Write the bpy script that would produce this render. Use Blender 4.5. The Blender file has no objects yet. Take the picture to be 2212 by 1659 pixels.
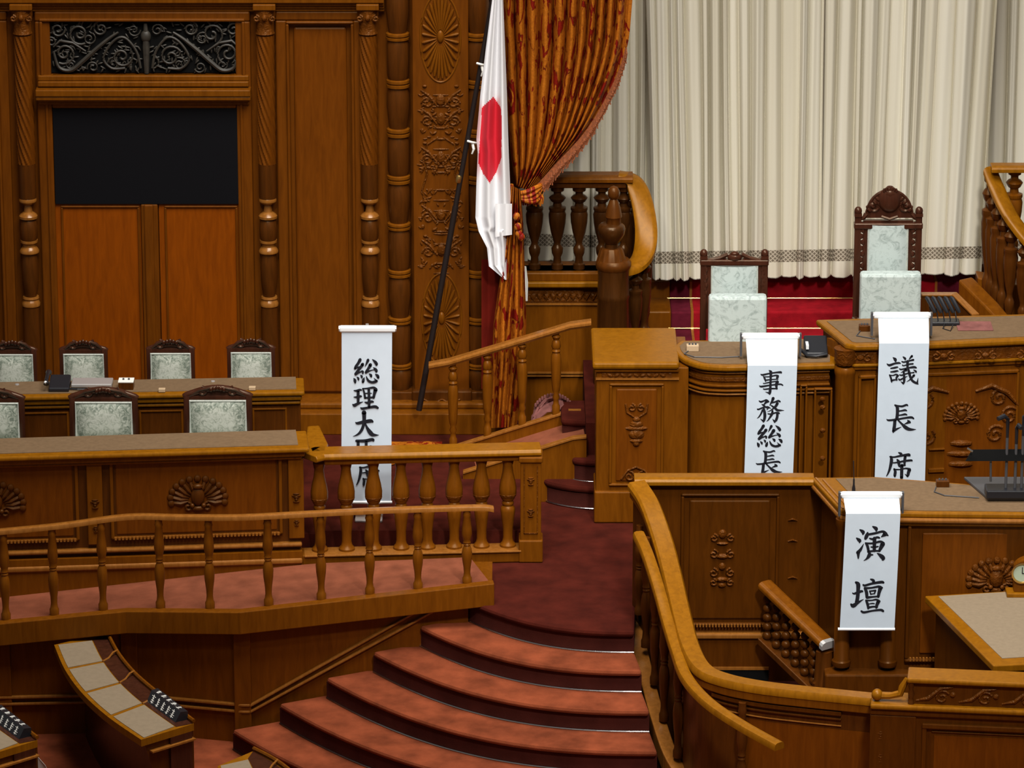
import bpy, bmesh, math, random
from mathutils import Vector, Matrix
random.seed(7)
R = math.radians
SC = bpy.context.scene
COL = SC.collection
# ---------------------------------------------------------------- camera, light, exposure
F_PX, PITCH, CAM = 10500.0, R(18), Vector((0.0, -33.0, 13.07))
cam_d = bpy.data.cameras.new('camera'); cam = bpy.data.objects.new('camera', cam_d); COL.objects.link(cam)
cam_d.sensor_width = 36.0; cam_d.lens = F_PX / 2212 * 36.0; cam_d.clip_end = 200
cam.location = CAM; cam.rotation_euler = (R(90) - PITCH, 0, 0)
SC.camera = cam
SC.view_settings.view_transform = 'Standard'; SC.view_settings.look = 'None'
SC.view_settings.exposure = 0.0; SC.view_settings.gamma = 1.0; SC.view_settings.use_curve_mapping = False
wd = bpy.data.worlds.new('hall_air'); SC.world = wd; wd.use_nodes = True
wd.node_tree.nodes['Background'].inputs[0].default_value = (1.0, 0.93, 0.84, 1)
wd.node_tree.nodes['Background'].inputs[1].default_value = 0.13
def area(name, loc, target, size, power, col, sy=None):
    l = bpy.data.lights.new(name, 'AREA'); l.energy = power; l.color = col
    l.shape = 'RECTANGLE'; l.size = size; l.size_y = sy or size
    o = bpy.data.objects.new(name, l); COL.objects.link(o); o.location = loc
    o.rotation_euler = (Vector(target) - Vector(loc)).to_track_quat('-Z', 'Y').to_euler()
    return o
area('skylight_ceiling', (0.5, -4, 14), (0.5, -1, 0), 8, 2350, (1.0, 0.96, 0.90), 7)
def spot(name, loc, target, power, ang, blend, rad, col=(1.0, 0.96, 0.9)):
    l = bpy.data.lights.new(name, 'SPOT'); l.energy = power; l.color = col
    l.spot_size = R(ang); l.spot_blend = blend; l.shadow_soft_size = rad
    o = bpy.data.objects.new(name, l); COL.objects.link(o); o.location = loc
    o.rotation_euler = (Vector(target) - Vector(loc)).to_track_quat('-Z', 'Y').to_euler()
    return o
spot('added_spot_rostrum', (3.4, -13, 13), (2.2, -0.2, 1.7), 6600, 30, 0.8, 0.7)  # unseen spot, added so light falls off away from the rostrum
spot('added_spot_flag', (-3, -11, 14), (-1.0, 1.5, 2.0), 2700, 24, 0.9, 0.7)  # second added spot with no visible fitting, brightens the flag side
# ---------------------------------------------------------------- where a thing stands
def ray(px, py):
    u = (px - 1106) / F_PX; v = (829.5 - py) / F_PX
    return Vector((u, math.cos(PITCH) + v * math.sin(PITCH), -math.sin(PITCH) + v * math.cos(PITCH)))
def at(px, py, Y=None, Z=None):
    d = ray(px, py)
    t = (Y - CAM.y) / d.y if Y is not None else (Z - CAM.z) / d.z
    return CAM + d * t
def zat(py, Y): return at(1106, py, Y=Y).z
def xat(px, py, Y): return at(px, py, Y=Y).x
# ---------------------------------------------------------------- materials
MAT = {}
def new_mat(name):
    m = bpy.data.materials.new(name); m.use_nodes = True; MAT[name] = m
    return m, m.node_tree.nodes, m.node_tree.links, m.node_tree.nodes['Principled BSDF']
def coords(N, L, scale, kind='Object'):
    tc = N.new('ShaderNodeTexCoord'); mp = N.new('ShaderNodeMapping'); mp.inputs['Scale'].default_value = scale
    L.new(tc.outputs[kind], mp.inputs['Vector']); return mp.outputs['Vector']
def noise(N, L, vec, scale, detail=4, rough=0.55, dist=0.0):
    n = N.new('ShaderNodeTexNoise'); n.inputs['Scale'].default_value = scale; n.inputs['Detail'].default_value = detail
    n.inputs['Roughness'].default_value = rough; n.inputs['Distortion'].default_value = dist
    L.new(vec, n.inputs['Vector']); return n.outputs['Fac']
def ramp(N, L, fac, stops):
    r = N.new('ShaderNodeValToRGB'); e = r.color_ramp.elements
    while len(e) < len(stops): e.new(0.5)
    for k, (p, c) in enumerate(stops): e[k].position = p; e[k].color = (*c, 1)
    L.new(fac, r.inputs['Fac']); return r.outputs['Color']
def bump(N, L, P, h, strength, dist=0.01):
    b = N.new('ShaderNodeBump'); b.inputs['Strength'].default_value = strength; b.inputs['Distance'].default_value = dist
    L.new(h, b.inputs['Height']); L.new(b.outputs['Normal'], P.inputs['Normal'])
def wood(name, a, b, rough=0.38, sc=(9, 9, 1.1), coat=0.0, carve=0.0):
    m, N, L, P = new_mat(name)
    v = coords(N, L, sc); f = noise(N, L, v, 3.0, 6, 0.6, 0.6)
    L.new(ramp(N, L, f, [(0.3, a), (0.72, b)]), P.inputs['Base Color'])
    P.inputs['Roughness'].default_value = rough; P.inputs['Coat Weight'].default_value = coat; P.inputs['Coat Roughness'].default_value = 0.25
    P.inputs['Specular IOR Level'].default_value = 0.3; P.inputs['Specular Tint'].default_value = (1.0, 0.72, 0.42, 1)
    if carve:
        v2 = coords(N, L, (1, 1, 1)); h = noise(N, L, v2, 26, 3, 0.5, 1.2); bump(N, L, P, h, carve, 0.03)
    else:
        v2 = coords(N, L, (60, 60, 5)); h = noise(N, L, v2, 4, 3); bump(N, L, P, h, 0.06, 0.004)
    return m
wood('wood_panel', (0.180, 0.036, 0.0006), (0.265, 0.056, 0.001), 0.42)
wood('wood_wall', (0.105, 0.027, 0.0012), (0.160, 0.043, 0.002), 0.42)
wood('wood_dark', (0.055, 0.0155, 0.0018), (0.098, 0.027, 0.003), 0.36)
wood('wood_carved', (0.085, 0.023, 0.002), (0.145, 0.040, 0.003), 0.42, carve=0.5)
wood('wood_desk', (0.120, 0.034, 0.0012), (0.185, 0.056, 0.0025), 0.36)
wood('wood_rail', (0.185, 0.066, 0.0015), (0.275, 0.103, 0.003), 0.34, coat=0.06)
wood('wood_worn', (0.21, 0.072, 0.009), (0.31, 0.118, 0.02), 0.26, coat=0.55)
wood('wood_old', (0.030, 0.0095, 0.0018), (0.058, 0.018, 0.003), 0.3, coat=0.1)
wood('wood_field', (0.110, 0.027, 0.001), (0.170, 0.044, 0.002), 0.4)
wood('wood_mahogany', (0.030, 0.009, 0.005), (0.062, 0.018, 0.009), 0.3, coat=0.2)
wood('wood_pit', (0.066, 0.018, 0.0010), (0.106, 0.029, 0.0018), 0.36)
def plain(name, c, rough=0.5, metal=0.0, var=0.0, sc=8, bmp=0.0, bsc=80, sheen=0.0):
    m, N, L, P = new_mat(name)
    P.inputs['Roughness'].default_value = rough; P.inputs['Metallic'].default_value = metal
    if rough > 0.85 or name in ('screen_black', 'dark_recess'): P.inputs['Specular IOR Level'].default_value = 0.08
    v = coords(N, L, (1, 1, 1))
    if var:
        f = noise(N, L, v, sc, 5)
        lo = tuple(x * (1 - var) for x in c); hi = tuple(min(1, x * (1 + var)) for x in c)
        L.new(ramp(N, L, f, [(0.3, lo), (0.7, hi)]), P.inputs['Base Color'])
    else: P.inputs['Base Color'].default_value = (*c, 1)
    if bmp: bump(N, L, P, noise(N, L, v, bsc, 3), bmp, 0.004)
    if sheen: P.inputs['Sheen Weight'].default_value = sheen
    return m
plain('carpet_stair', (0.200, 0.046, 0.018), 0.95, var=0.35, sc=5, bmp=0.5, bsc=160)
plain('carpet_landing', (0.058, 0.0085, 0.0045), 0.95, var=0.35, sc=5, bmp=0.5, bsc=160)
plain('carpet_ramp', (0.215, 0.064, 0.032), 0.95, var=0.22, sc=6, bmp=0.5, bsc=160)
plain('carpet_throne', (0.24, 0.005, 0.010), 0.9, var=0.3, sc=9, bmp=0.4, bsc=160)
plain('carpet_side', (0.10, 0.008, 0.018), 0.9, var=0.3, sc=9)  # darker purple carpet on both sides of the throne runner
plain('carpet_shaded', (0.060, 0.013, 0.009), 0.95, var=0.2, sc=6, bmp=0.4, bsc=160)  # stair carpet with the shade under the nosings put into its colour
plain('felt_tan', (0.165, 0.105, 0.058), 0.9, var=0.1, sc=30, bmp=0.2, bsc=200)
plain('felt_pale', (0.235, 0.180, 0.120), 0.9, var=0.06, sc=30, bmp=0.2, bsc=200)
plain('sheet_white', (0.655, 0.755, 0.86), 0.65, var=0.02, sc=14)
plain('tube_white', (0.86, 0.88, 0.89), 0.35)
plain('ink', (0.018, 0.018, 0.024), 0.9, var=0.2, sc=40)
plain('black_plastic', (0.012, 0.013, 0.017), 0.35)
plain('dark_grey', (0.07, 0.07, 0.075), 0.4)
plain('silver', (0.62, 0.61, 0.60), 0.35, 0.6)
plain('brass', (0.75, 0.48, 0.16), 0.3, 1.0)
plain('steel', (0.55, 0.55, 0.56), 0.25, 1.0)
plain('screen_black', (0.006, 0.006, 0.0075), 0.6)
plain('carved_iron', (0.030, 0.025, 0.018), 0.55, var=0.3, sc=20)
plain('dark_recess', (0.005, 0.005, 0.005), 0.9)
plain('flag_white', (0.80, 0.80, 0.82), 0.8, bmp=0.08, bsc=90)
plain('flag_red', (0.62, 0.012, 0.030), 0.8, bmp=0.08, bsc=90)
plain('lacquer_black', (0.010, 0.005, 0.004), 0.5)
plain('fringe_russet', (0.20, 0.050, 0.010), 0.8, var=0.4, sc=60)
plain('drape_red', (0.14, 0.010, 0.005), 0.9, var=0.2, sc=6)
plain('paper_white', (0.82, 0.81, 0.76), 0.7)
plain('box_beige', (0.50, 0.36, 0.22), 0.55)
plain('dial_green', (0.42, 0.50, 0.38), 0.35)
plain('cloth_dusky', (0.22, 0.085, 0.075), 0.9, var=0.25, sc=12)
def damask(name, lo, hi, sc):
    m, N, L, P = new_mat(name)
    v = coords(N, L, (1, 1, 1)); f = noise(N, L, v, sc, 7, 0.7, 1.8)
    L.new(ramp(N, L, f, [(0.36, lo), (0.52, hi)]), P.inputs['Base Color'])
    P.inputs['Roughness'].default_value = 0.55; P.inputs['Sheen Weight'].default_value = 0.2
def medallion():
    m, N, L, P = new_mat('damask')
    v = coords(N, L, (1, 1, 1)); f = noise(N, L, v, 24, 6, 0.65, 2.2)
    g = coords(N, L, (1, 1, 1), 'Generated'); d = N.new('ShaderNodeVectorMath'); d.operation = 'DISTANCE'; mp = N.new('ShaderNodeMapping'); mp.inputs['Scale'].default_value = (1, 0, 1)
    L.new(g, mp.inputs['Vector']); L.new(mp.outputs['Vector'], d.inputs[0]); d.inputs[1].default_value = (0.5, 0, 0.42)
    c = ramp(N, L, d.outputs['Value'], [(0.28, (0.16, 0.16, 0.16)), (0.46, (0, 0, 0))])
    a = N.new('ShaderNodeMath'); L.new(f, a.inputs[0]); L.new(c, a.inputs[1])
    L.new(ramp(N, L, a.outputs[0], [(0.40, (0.14, 0.175, 0.135)), (0.58, (0.40, 0.43, 0.36)), (0.70, (0.56, 0.58, 0.51))]), P.inputs['Base Color'])
    P.inputs['Roughness'].default_value = 0.6
medallion()
damask('damask_pale', (0.30, 0.365, 0.345), (0.50, 0.58, 0.555), 13)
damask('piping', (0.34, 0.37, 0.33), (0.50, 0.53, 0.47), 40)
def brocade():
    m, N, L, P = new_mat('brocade')
    v = coords(N, L, (1, 1, 0.42)); f = noise(N, L, v, 13, 3, 0.5, 1.2)
    v2 = coords(N, L, (1, 1, 1)); g = noise(N, L, v2, 60, 4, 0.6, 1.0)
    c1 = ramp(N, L, f, [(0.42, (0.22, 0.010, 0.004)), (0.445, (0.10, 0.010, 0.003)), (0.465, (0.43, 0.125, 0.008)), (0.9, (0.52, 0.165, 0.012))])
    c2 = ramp(N, L, g, [(0.3, (0.55, 0.45, 0.4)), (0.62, (1, 1, 1))])
    mx = N.new('ShaderNodeMix'); mx.data_type = 'RGBA'; mx.blend_type = 'MULTIPLY'; mx.inputs[0].default_value = 0.8
    L.new(c1, mx.inputs[6]); L.new(c2, mx.inputs[7]); L.new(mx.outputs[2], P.inputs['Base Color'])
    P.inputs['Roughness'].default_value = 0.5; P.inputs['Specular IOR Level'].default_value = 0.15
brocade()
def sheer():
    m, N, L, P = new_mat('curtain_cream')
    v = coords(N, L, (1, 1, 0.02)); f = noise(N, L, v, 7, 2)
    L.new(ramp(N, L, f, [(0.35, (0.61, 0.565, 0.44)), (0.65, (0.72, 0.685, 0.57))]), P.inputs['Base Color'])
    P.inputs['Roughness'].default_value = 0.9
sheer()
def lace():
    m, N, L, P = new_mat('lace_hem')
    v = coords(N, L, (1, 0.0, 1)); w = []
    for k, ang in enumerate((45, -45)):
        mp = N.new('ShaderNodeMapping'); mp.inputs['Rotation'].default_value = (0, R(ang), 0); L.new(v, mp.inputs['Vector'])
        t = N.new('ShaderNodeTexWave'); t.inputs['Scale'].default_value = 13; t.bands_direction = 'X'; L.new(mp.outputs['Vector'], t.inputs['Vector']); w.append(t.outputs['Fac'])
    mm = N.new('ShaderNodeMath'); mm.operation = 'MAXIMUM'; L.new(w[0], mm.inputs[0]); L.new(w[1], mm.inputs[1])
    L.new(ramp(N, L, mm.outputs[0], [(0.7, (0.16, 0.13, 0.09)), (0.9, (0.48, 0.42, 0.32))]), P.inputs['Base Color'])
    P.inputs['Roughness'].default_value = 0.9
lace()
# ---------------------------------------------------------------- mesh helper
class MB:
    def __init__(s): s.v = []; s.f = []; s.mi = None
    def add(s, vs, fs):
        n = len(s.v); s.v += [Vector(p) for p in vs]; s.f += [tuple(i + n for i in f) for f in fs]; return s
    def box(s, x0, x1, y0, y1, z0, z1, M=None):
        vs = [Vector(p) for p in ((x0,y0,z0),(x1,y0,z0),(x1,y1,z0),(x0,y1,z0),(x0,y0,z1),(x1,y0,z1),(x1,y1,z1),(x0,y1,z1))]
        if M: vs = [M @ p for p in vs]
        return s.add(vs, [(3,2,1,0),(4,5,6,7),(0,1,5,4),(1,2,6,5),(2,3,7,6),(3,0,4,7)])
    def prism(s, pts, d):
        d = Vector(d); n = len(pts); a = [Vector(p) for p in pts]; b = [p + d for p in a]
        return s.add(a + b, [tuple(range(n))[::-1], tuple(range(n, 2 * n))] + [(i, (i + 1) % n, n + (i + 1) % n, n + i) for i in range(n)])
    def lathe(s, c, prof, seg=20, a0=0.0, a1=2 * math.pi, M=None, twist=None):
        c = Vector(c); full = abs(a1 - a0 - 2 * math.pi) < 1e-6; k = seg if full else seg + 1
        vs = []
        for z, r in prof:
            for i in range(k):
                a = a0 + (a1 - a0) * i / seg
                rr = r * (1 + twist(a, z)) if twist else r
                p = Vector((rr * math.cos(a), rr * math.sin(a), z))
                vs.append((M @ p if M else p) + c)
        fs = []
        for j in range(len(prof) - 1):
            for i in range(seg):
                i2 = (i + 1) % k if full else i + 1
                fs.append((j * k + i, j * k + i2, (j + 1) * k + i2, (j + 1) * k + i))
        if full: fs += [tuple(range(k))[::-1], tuple(range((len(prof) - 1) * k, len(prof) * k))]
        return s.add(vs, fs)
    def tube(s, path, r, seg=8):
        path = [Vector(p) for p in path]; n = len(path); rs = r if isinstance(r, (list, tuple)) else [r] * n
        vs = []
        for i, p in enumerate(path):
            t = (path[min(i + 1, n - 1)] - path[max(i - 1, 0)]).normalized()
            a = t.cross(Vector((0, 0, 1)));  a = a if a.length > 0.15 else t.cross(Vector((0, 1, 0)))
            a.normalize(); b = t.cross(a)
            vs += [p + (a * math.cos(2 * math.pi * k / seg) + b * math.sin(2 * math.pi * k / seg)) * rs[i] for k in range(seg)]
        fs = [(i * seg + k, i * seg + (k + 1) % seg, (i + 1) * seg + (k + 1) % seg, (i + 1) * seg + k) for i in range(n - 1) for k in range(seg)]
        fs += [tuple(range(seg))[::-1], tuple(range((n - 1) * seg, n * seg))]
        return s.add(vs, fs)
    def sweep(s, path, prof, upright=True):
        path = [Vector(p) for p in path]; n = len(path); k = len(prof); vs = []
        for i, p in enumerate(path):
            d1 = (path[i] - path[i - 1]) if i else (path[1] - path[0]); d2 = (path[i + 1] - path[i]) if i < n - 1 else d1
            d1 = Vector((d1.x, d1.y, 0)).normalized(); d2 = Vector((d2.x, d2.y, 0)).normalized()
            t = (d1 + d2).normalized(); sc = 1 / max(0.5, t.dot(d1)); lat = Vector((t.y, -t.x, 0)) * sc
            vs += [p + lat * u + Vector((0, 0, v)) for u, v in prof]
        fs = [(i * k + j, (i + 1) * k + j, (i + 1) * k + (j + 1) % k, i * k + (j + 1) % k) for i in range(n - 1) for j in range(k)]
        fs += [tuple(range(k)), tuple(range((n - 1) * k, n * k))[::-1]]
        return s.add(vs, fs)
    def ball(s, c, rx, ry, rz, seg=12, rings=7, M=None):
        c = Vector(c); prof = [(-math.cos(math.pi * j / rings), math.sin(math.pi * j / rings) + (1e-4 if j in (0, rings) else 0)) for j in range(rings + 1)]
        D = Matrix.Diagonal((rx, ry, rz))
        return s.lathe(c, prof, seg, M=(M.to_3x3() @ D) if M else D)
    def grid(s, rows):
        nr, nc = len(rows), len(rows[0]); return s.add([p for r in rows for p in r], [(i * nc + j, i * nc + j + 1, (i + 1) * nc + j + 1, (i + 1) * nc + j) for i in range(nr - 1) for j in range(nc - 1)])
    def build(s, name, mat, parent=None, bevel=0.0, smooth=False, solid=0.0, mats=None, fmat=None):
        me = bpy.data.meshes.new(name); me.from_pydata([tuple(p) for p in s.v], [], s.f)
        for m in (mats or [mat]): me.materials.append(MAT[m])
        if fmat:
            for p, k in zip(me.polygons, fmat): p.material_index = k
        bm = bmesh.new(); bm.from_mesh(me)
        if not fmat and not solid: bmesh.ops.recalc_face_normals(bm, faces=bm.faces)
        bm.to_mesh(me); bm.free()
        o = bpy.data.objects.new(name, me); COL.objects.link(o)
        if smooth:
            for p in me.polygons: p.use_smooth = True
        if parent is not None: attach(o, parent)
        if solid:
            md = o.modifiers.new('thick', 'SOLIDIFY'); md.thickness = solid; md.offset = 0
        if bevel:
            md = o.modifiers.new('edge', 'BEVEL'); md.width = bevel; md.segments = 2; md.limit_method = 'ANGLE'
        if smooth:
            md = o.modifiers.new('shade', 'EDGE_SPLIT'); md.split_angle = R(38)
        return o
def attach(o, parent):
    o.parent = parent; o.matrix_parent_inverse = root_matrix(parent).inverted()
def root_matrix(o):
    M = Matrix.Translation(o.location) @ o.rotation_euler.to_matrix().to_4x4()
    return root_matrix(o.parent) @ o.matrix_parent_inverse @ M if o.parent else M
def thing(name, label, cat, loc, group=None, rot=0.0):
    o = bpy.data.objects.new(name, None); COL.objects.link(o); o.location = loc; o.rotation_euler = (0, 0, rot); o.empty_display_size = 0.1
    o['label'] = label; o['category'] = cat
    if group: o['group'] = group
    return o
def tag(o, label, cat, group=None):
    o['label'] = label; o['category'] = cat
    if group: o['group'] = group
    return o
def struct(o): o['kind'] = 'structure'; return o
def copy_tree(o, parent=None):
    c = o.copy(); COL.objects.link(c)
    if parent is not None: c.parent = parent; c.matrix_parent_inverse = o.matrix_parent_inverse.copy()
    for ch in list(o.children): copy_tree(ch, c)
    return c
def dup(o, loc, label, rot=None):
    c = copy_tree(o); c.location = loc; c['label'] = label
    if rot is not None: c.rotation_euler = (0, 0, rot)
    return c
def rail_prof(w, h): return [(-w/2, 0), (-w/2, h*.55), (-w*.42, h*.85), (-w*.25, h), (w*.25, h), (w*.42, h*.85), (w/2, h*.55), (w/2, 0)]
def rect_prof(u0, u1, v0, v1): return [(u0, v0), (u0, v1), (u1, v1), (u1, v0)]
def smooth_path(pts, n=6):
    pts = [Vector(p) for p in pts]; out = []
    for i in range(len(pts) - 1):
        p0 = pts[max(i - 1, 0)]; p1 = pts[i]; p2 = pts[i + 1]; p3 = pts[min(i + 2, len(pts) - 1)]
        for k in range(n):
            t = k / n; out.append(0.5 * ((2 * p1) + (p2 - p0) * t + (2 * p0 - 5 * p1 + 4 * p2 - p3) * t * t + (3 * p1 - p0 - 3 * p2 + p3) * t ** 3))
    return out + [pts[-1]]
def lerp(a, b, t): return a + (b - a) * t
def along(pts, t):
    k = t * (len(pts) - 1); i = min(int(k), len(pts) - 2); return Vector(pts[i]).lerp(Vector(pts[i + 1]), k - i)
def spiral(c, r0, r1, a0, turns, n=18, ax=Vector((1, 0, 0)), az=Vector((0, 0, 1))):
    out = []
    for i in range(n + 1):
        t = i / n; a = a0 + turns * 2 * math.pi * t; r = lerp(r0, r1, t); out.append(Vector(c) + ax * (r * math.cos(a)) + az * (r * math.sin(a)))
    return out
# ---------------------------------------------------------------- the room
ZL, ZH, ZD = 1.02, 1.20, 1.62        # landing, ministers' platform, presiding dais
YW = 2.62                            # face of the panelled back wall
def flat(name, pts, z0, z1, mat, parent=None, bevel=0.0):
    return MB().prism([(p[0], p[1], z0) for p in pts], (0, 0, z1 - z0)).build(name, mat, parent, bevel)
def inset(pts, d):
    n = len(pts); out = []
    area2 = sum(pts[i][0] * pts[(i + 1) % n][1] - pts[(i + 1) % n][0] * pts[i][1] for i in range(n)); sg = 1 if area2 > 0 else -1
    for i in range(n):
        a, b, c = Vector(pts[i - 1][:2]), Vector(pts[i][:2]), Vector(pts[(i + 1) % n][:2])
        n1 = (b - a).normalized(); n2 = (c - b).normalized(); n1 = Vector((-n1.y, n1.x)) * sg; n2 = Vector((-n2.y, n2.x)) * sg
        m = (n1 + n2).normalized(); q = b + m * d / max(0.4, m.dot(n1)); out.append((q.x, q.y))
    return out
struct(MB().box(-9, 9, -14, 5, -0.1, 0).build('floor', 'carpet_stair'))
xa = xat(1066, 500, YW)
struct(MB().box(-7, xa, YW, YW + 0.2, 1.0, 6.2).build('wall_back', 'wood_wall'))
struct(MB().box(xa - 0.2, xa, YW, 4.6, 1.0, 6.2).build('wall_alcove_side', 'wood_wall'))
struct(MB().box(xa - 0.2, 7, 4.6, 4.8, 0.0, 6.2).build('wall_alcove', 'wood_wall'))
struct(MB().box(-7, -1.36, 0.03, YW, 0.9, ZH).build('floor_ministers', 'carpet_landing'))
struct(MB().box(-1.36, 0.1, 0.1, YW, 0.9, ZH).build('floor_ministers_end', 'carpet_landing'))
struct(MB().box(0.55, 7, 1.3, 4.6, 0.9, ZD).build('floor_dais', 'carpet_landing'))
# plinth under the wall
struct(MB().box(-7, xa + 0.05, 2.27, YW, ZH, 1.37).build('baseboard_back', 'wood_desk', bevel=0.008))
struct(MB().box(-7, xa + 0.05, 2.38, YW, 1.37, 1.42).build('trim_1', 'wood_desk', bevel=0.015))
# ---------------------------------------------------------------- stair
xR, PW = 0.86, 2.5
def nose(k, n=28, back=0.0):
    L = Vector((-0.32 - 0.330 * k, -0.837 - 0.0665 * k)); Rr = Vector((0.848 + 0.046 * k, -1.47 - 0.312 * k))
    W = Rr.x - L.x; out = []
    for i in range(n + 1):
        s = 1 - i / n; s = s ** 0.75
        x = Rr.x - W * s; y = Rr.y + (L.y - Rr.y) * s ** PW; out.append((x, y + back))
    return out
stair = thing('staircase', 'fan-shaped staircase of dark red carpeted steps with curved noses', 'staircase', (0.0, -2.5, 0))
RISE = 0.17
for k in range(7):
    z1 = ZL - RISE * k
    if z1 < 0.01: break
    fr = nose(k); bk = nose(k - 1, back=-0.0) if k else [(-0.30, -0.80), (0.88, -0.80)]
    bk = [(x, y + 0.10) for x, y in bk]
    tread = [(x, y, z1 - 0.045) for x, y in fr] + [(x, y, z1 - 0.045) for x, y in reversed(bk)]
    ri = [(x, y + 0.035, z1 - RISE) for x, y in fr] + [(x, y, z1 - RISE) for x, y in reversed(bk)]
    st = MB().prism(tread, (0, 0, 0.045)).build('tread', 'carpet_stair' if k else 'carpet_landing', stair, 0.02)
    MB().prism(ri, (0, 0, RISE - 0.045)).build('riser', 'carpet_shaded', stair)
    pth = [(x, y + 0.026, z1 - RISE + 0.006) for x, y in fr]
    MB().tube(pth, 0.007, 6).build('edge_strip', 'steel', stair)
# landing
land = [(-0.30, -0.84)] + nose(0)[1:] + [(1.35, -1.35), (1.35, 1.6), (-0.2, 1.6), (-1.4, 0.1), (-1.4, -0.40), (-0.35, -0.40)]
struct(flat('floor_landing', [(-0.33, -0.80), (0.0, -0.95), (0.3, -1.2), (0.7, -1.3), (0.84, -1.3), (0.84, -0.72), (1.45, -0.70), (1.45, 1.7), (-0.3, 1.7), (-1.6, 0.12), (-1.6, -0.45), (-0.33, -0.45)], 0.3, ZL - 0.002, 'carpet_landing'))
# ---------------------------------------------------------------- wall beneath the ramp
EDGE = [(-350, 1380), (0, 1345), (275, 1318), (520, 1320), (1066, 1258)]
def zramp(x): return 1.17 - 0.0833 * (-0.134 - x)
def ramp_pt(px, py):
    p = at(px, py, Z=1.0)
    for _ in range(6): p = at(px, py, Z=zramp(p.x))
    return p
E3 = [ramp_pt(*e) for e in EDGE]
E2 = [Vector((p.x, p.y + 0.07)) for p in E3]
wallp = E2[:4] + [Vector((-0.31, E2[4].y - 0.02))]
rw = bpy.data.objects.new('wall_ramp', None); COL.objects.link(rw); struct(rw)
m = MB()
for a, b in zip(wallp[:-1], wallp[1:]):
    m.add([(a.x, a.y, 0), (b.x, b.y, 0), (b.x, b.y + 0.0, zramp(b.x) - 0.03), (a.x, a.y, zramp(a.x) - 0.03)], [(0, 1, 2, 3)])
m.build('panelling', 'wood_wall', rw)
for i, q in enumerate(wallp[1:4]):
    MB().box(q.x - 0.06, q.x + 0.06, q.y - 0.025, q.y + 0.02, 0, zramp(q.x) - 0.05).build('stile', 'wood_wall', rw, 0.006)
# mouldings of that wall: level along the floor, then climbing with the stair
base = [Vector((a.x, a.y - 0.012, 0.235)) for a in wallp[:4]]
climb = [base[-1] + Vector((0.05, 0, 0.0)), Vector((-0.44, lerp(wallp[3].y, wallp[4].y, 0.93) - 0.012, 1.005)), Vector((-0.31, wallp[4].y - 0.012, 1.01))]
for k, (dz, nm) in enumerate(((0.0, 'base_moulding'), (0.05, 'base_moulding'))):
    MB().sweep([p + Vector((0, 0, dz)) for p in base + climb[:1]], rect_prof(-0.012, 0.02, 0, 0.018)).build(nm, 'wood_worn', rw, 0.004)
    c = [climb[0] + Vector((0, 0, dz * 0.9)), climb[1] + Vector((-0.06 if k else 0, 0, dz * 0.7))] + ([climb[2]] if not k else [])
    MB().sweep(c, rect_prof(-0.012, 0.02, 0, 0.018)).build('stair_moulding', 'wood_worn', rw, 0.004)
# ---------------------------------------------------------------- ramp with its own balustrade
def ry(x):
    for a, b in zip(E3[:-1], E3[1:]):
        if x <= b.x: return lerp(a.y, b.y, (x - a.x) / (b.x - a.x))
    return E3[-1].y
ramp_t = thing('ramp', 'sloping pink carpeted ramp with deep wooden edge board', 'ramp', (-1.5, -0.7, 0.3))
back = [Vector((-4.9, -0.24, 0)), Vector((-1.36, -0.22, 0)), Vector((-0.30, -0.34, 0))]
deck = E3[:4] + [E3[4] + Vector((-0.03, 0.01, 0))]
poly = [(p.x, p.y + 0.01, zramp(p.x)) for p in deck] + [(p.x, p.y, zramp(p.x)) for p in reversed(back)]
MB().prism(poly, (0, 0, -0.06)).build('deck_carpet', 'carpet_ramp', ramp_t)
MB().sweep([p + Vector((0, 0.0, 0)) for p in E3], rect_prof(-0.02, 0.06, -0.155, 0.012)).build('edge_board', 'wood_desk', ramp_t, 0.006)
MB().box(-0.36, -0.14, E3[4].y + 0.03, -0.36, ZL, 1.13).build('end_board', 'wood_desk', ramp_t)
RB = [(0.0,.034),(.06,.034),(.08,.027),(.13,.023),(.2,.025),(.32,.035),(.40,.0375),(.47,.031),(.505,.022),(.52,.027),(.535,.022),(.55,.028),(.57,.024),(.60,.028),(.67,.037),(.75,.034),(.9,.025),(.93,.03),(.95,.026),(1,.026)]
rb = thing('ramp_balustrade', 'low wooden railing with slim turned posts along the ramp edge', 'balustrade', (-1.5, -0.8, 0.9))
RAIL = [(-350, 1172), (0, 1141), (140, 1127), (275, 1109), (390, 1110), (520, 1110), (640, 1104), (800, 1096), (950, 1091), (1040, 1089), (1066, 1092)]
def rail_pt(px, py):
    p = at(px, py, Y=-0.8)
    for _ in range(5): p = at(px, py, Y=ry(p.x) + 0.035)
    return p
RL = [rail_pt(*q) for q in RAIL]
MB().sweep([p - Vector((0, 0, 0.04)) for p in smooth_path(RL, 4)], rail_prof(0.066, 0.034)).build('handrail', 'wood_worn', rb, smooth=True)
for px in (-105, 11, 116, 222, 346, 453, 580, 694, 799, 903, 1009):
    p = at(px, 1300, Y=-0.9); x = xat(px, 1310, ry(p.x)); y = ry(x) + 0.035
    ztop = None
    for a, b in zip(RL[:-1], RL[1:]):
        if a.x <= x <= b.x: ztop = lerp(a.z, b.z, (x - a.x) / (b.x - a.x)) - 0.035
    h = ztop - zramp(x) - 0.012
    MB().lathe((x, y, zramp(x) + 0.012), [(z * h, r) for z, r in RB], 18).build('baluster', 'wood_desk', rb, smooth=True)
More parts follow.
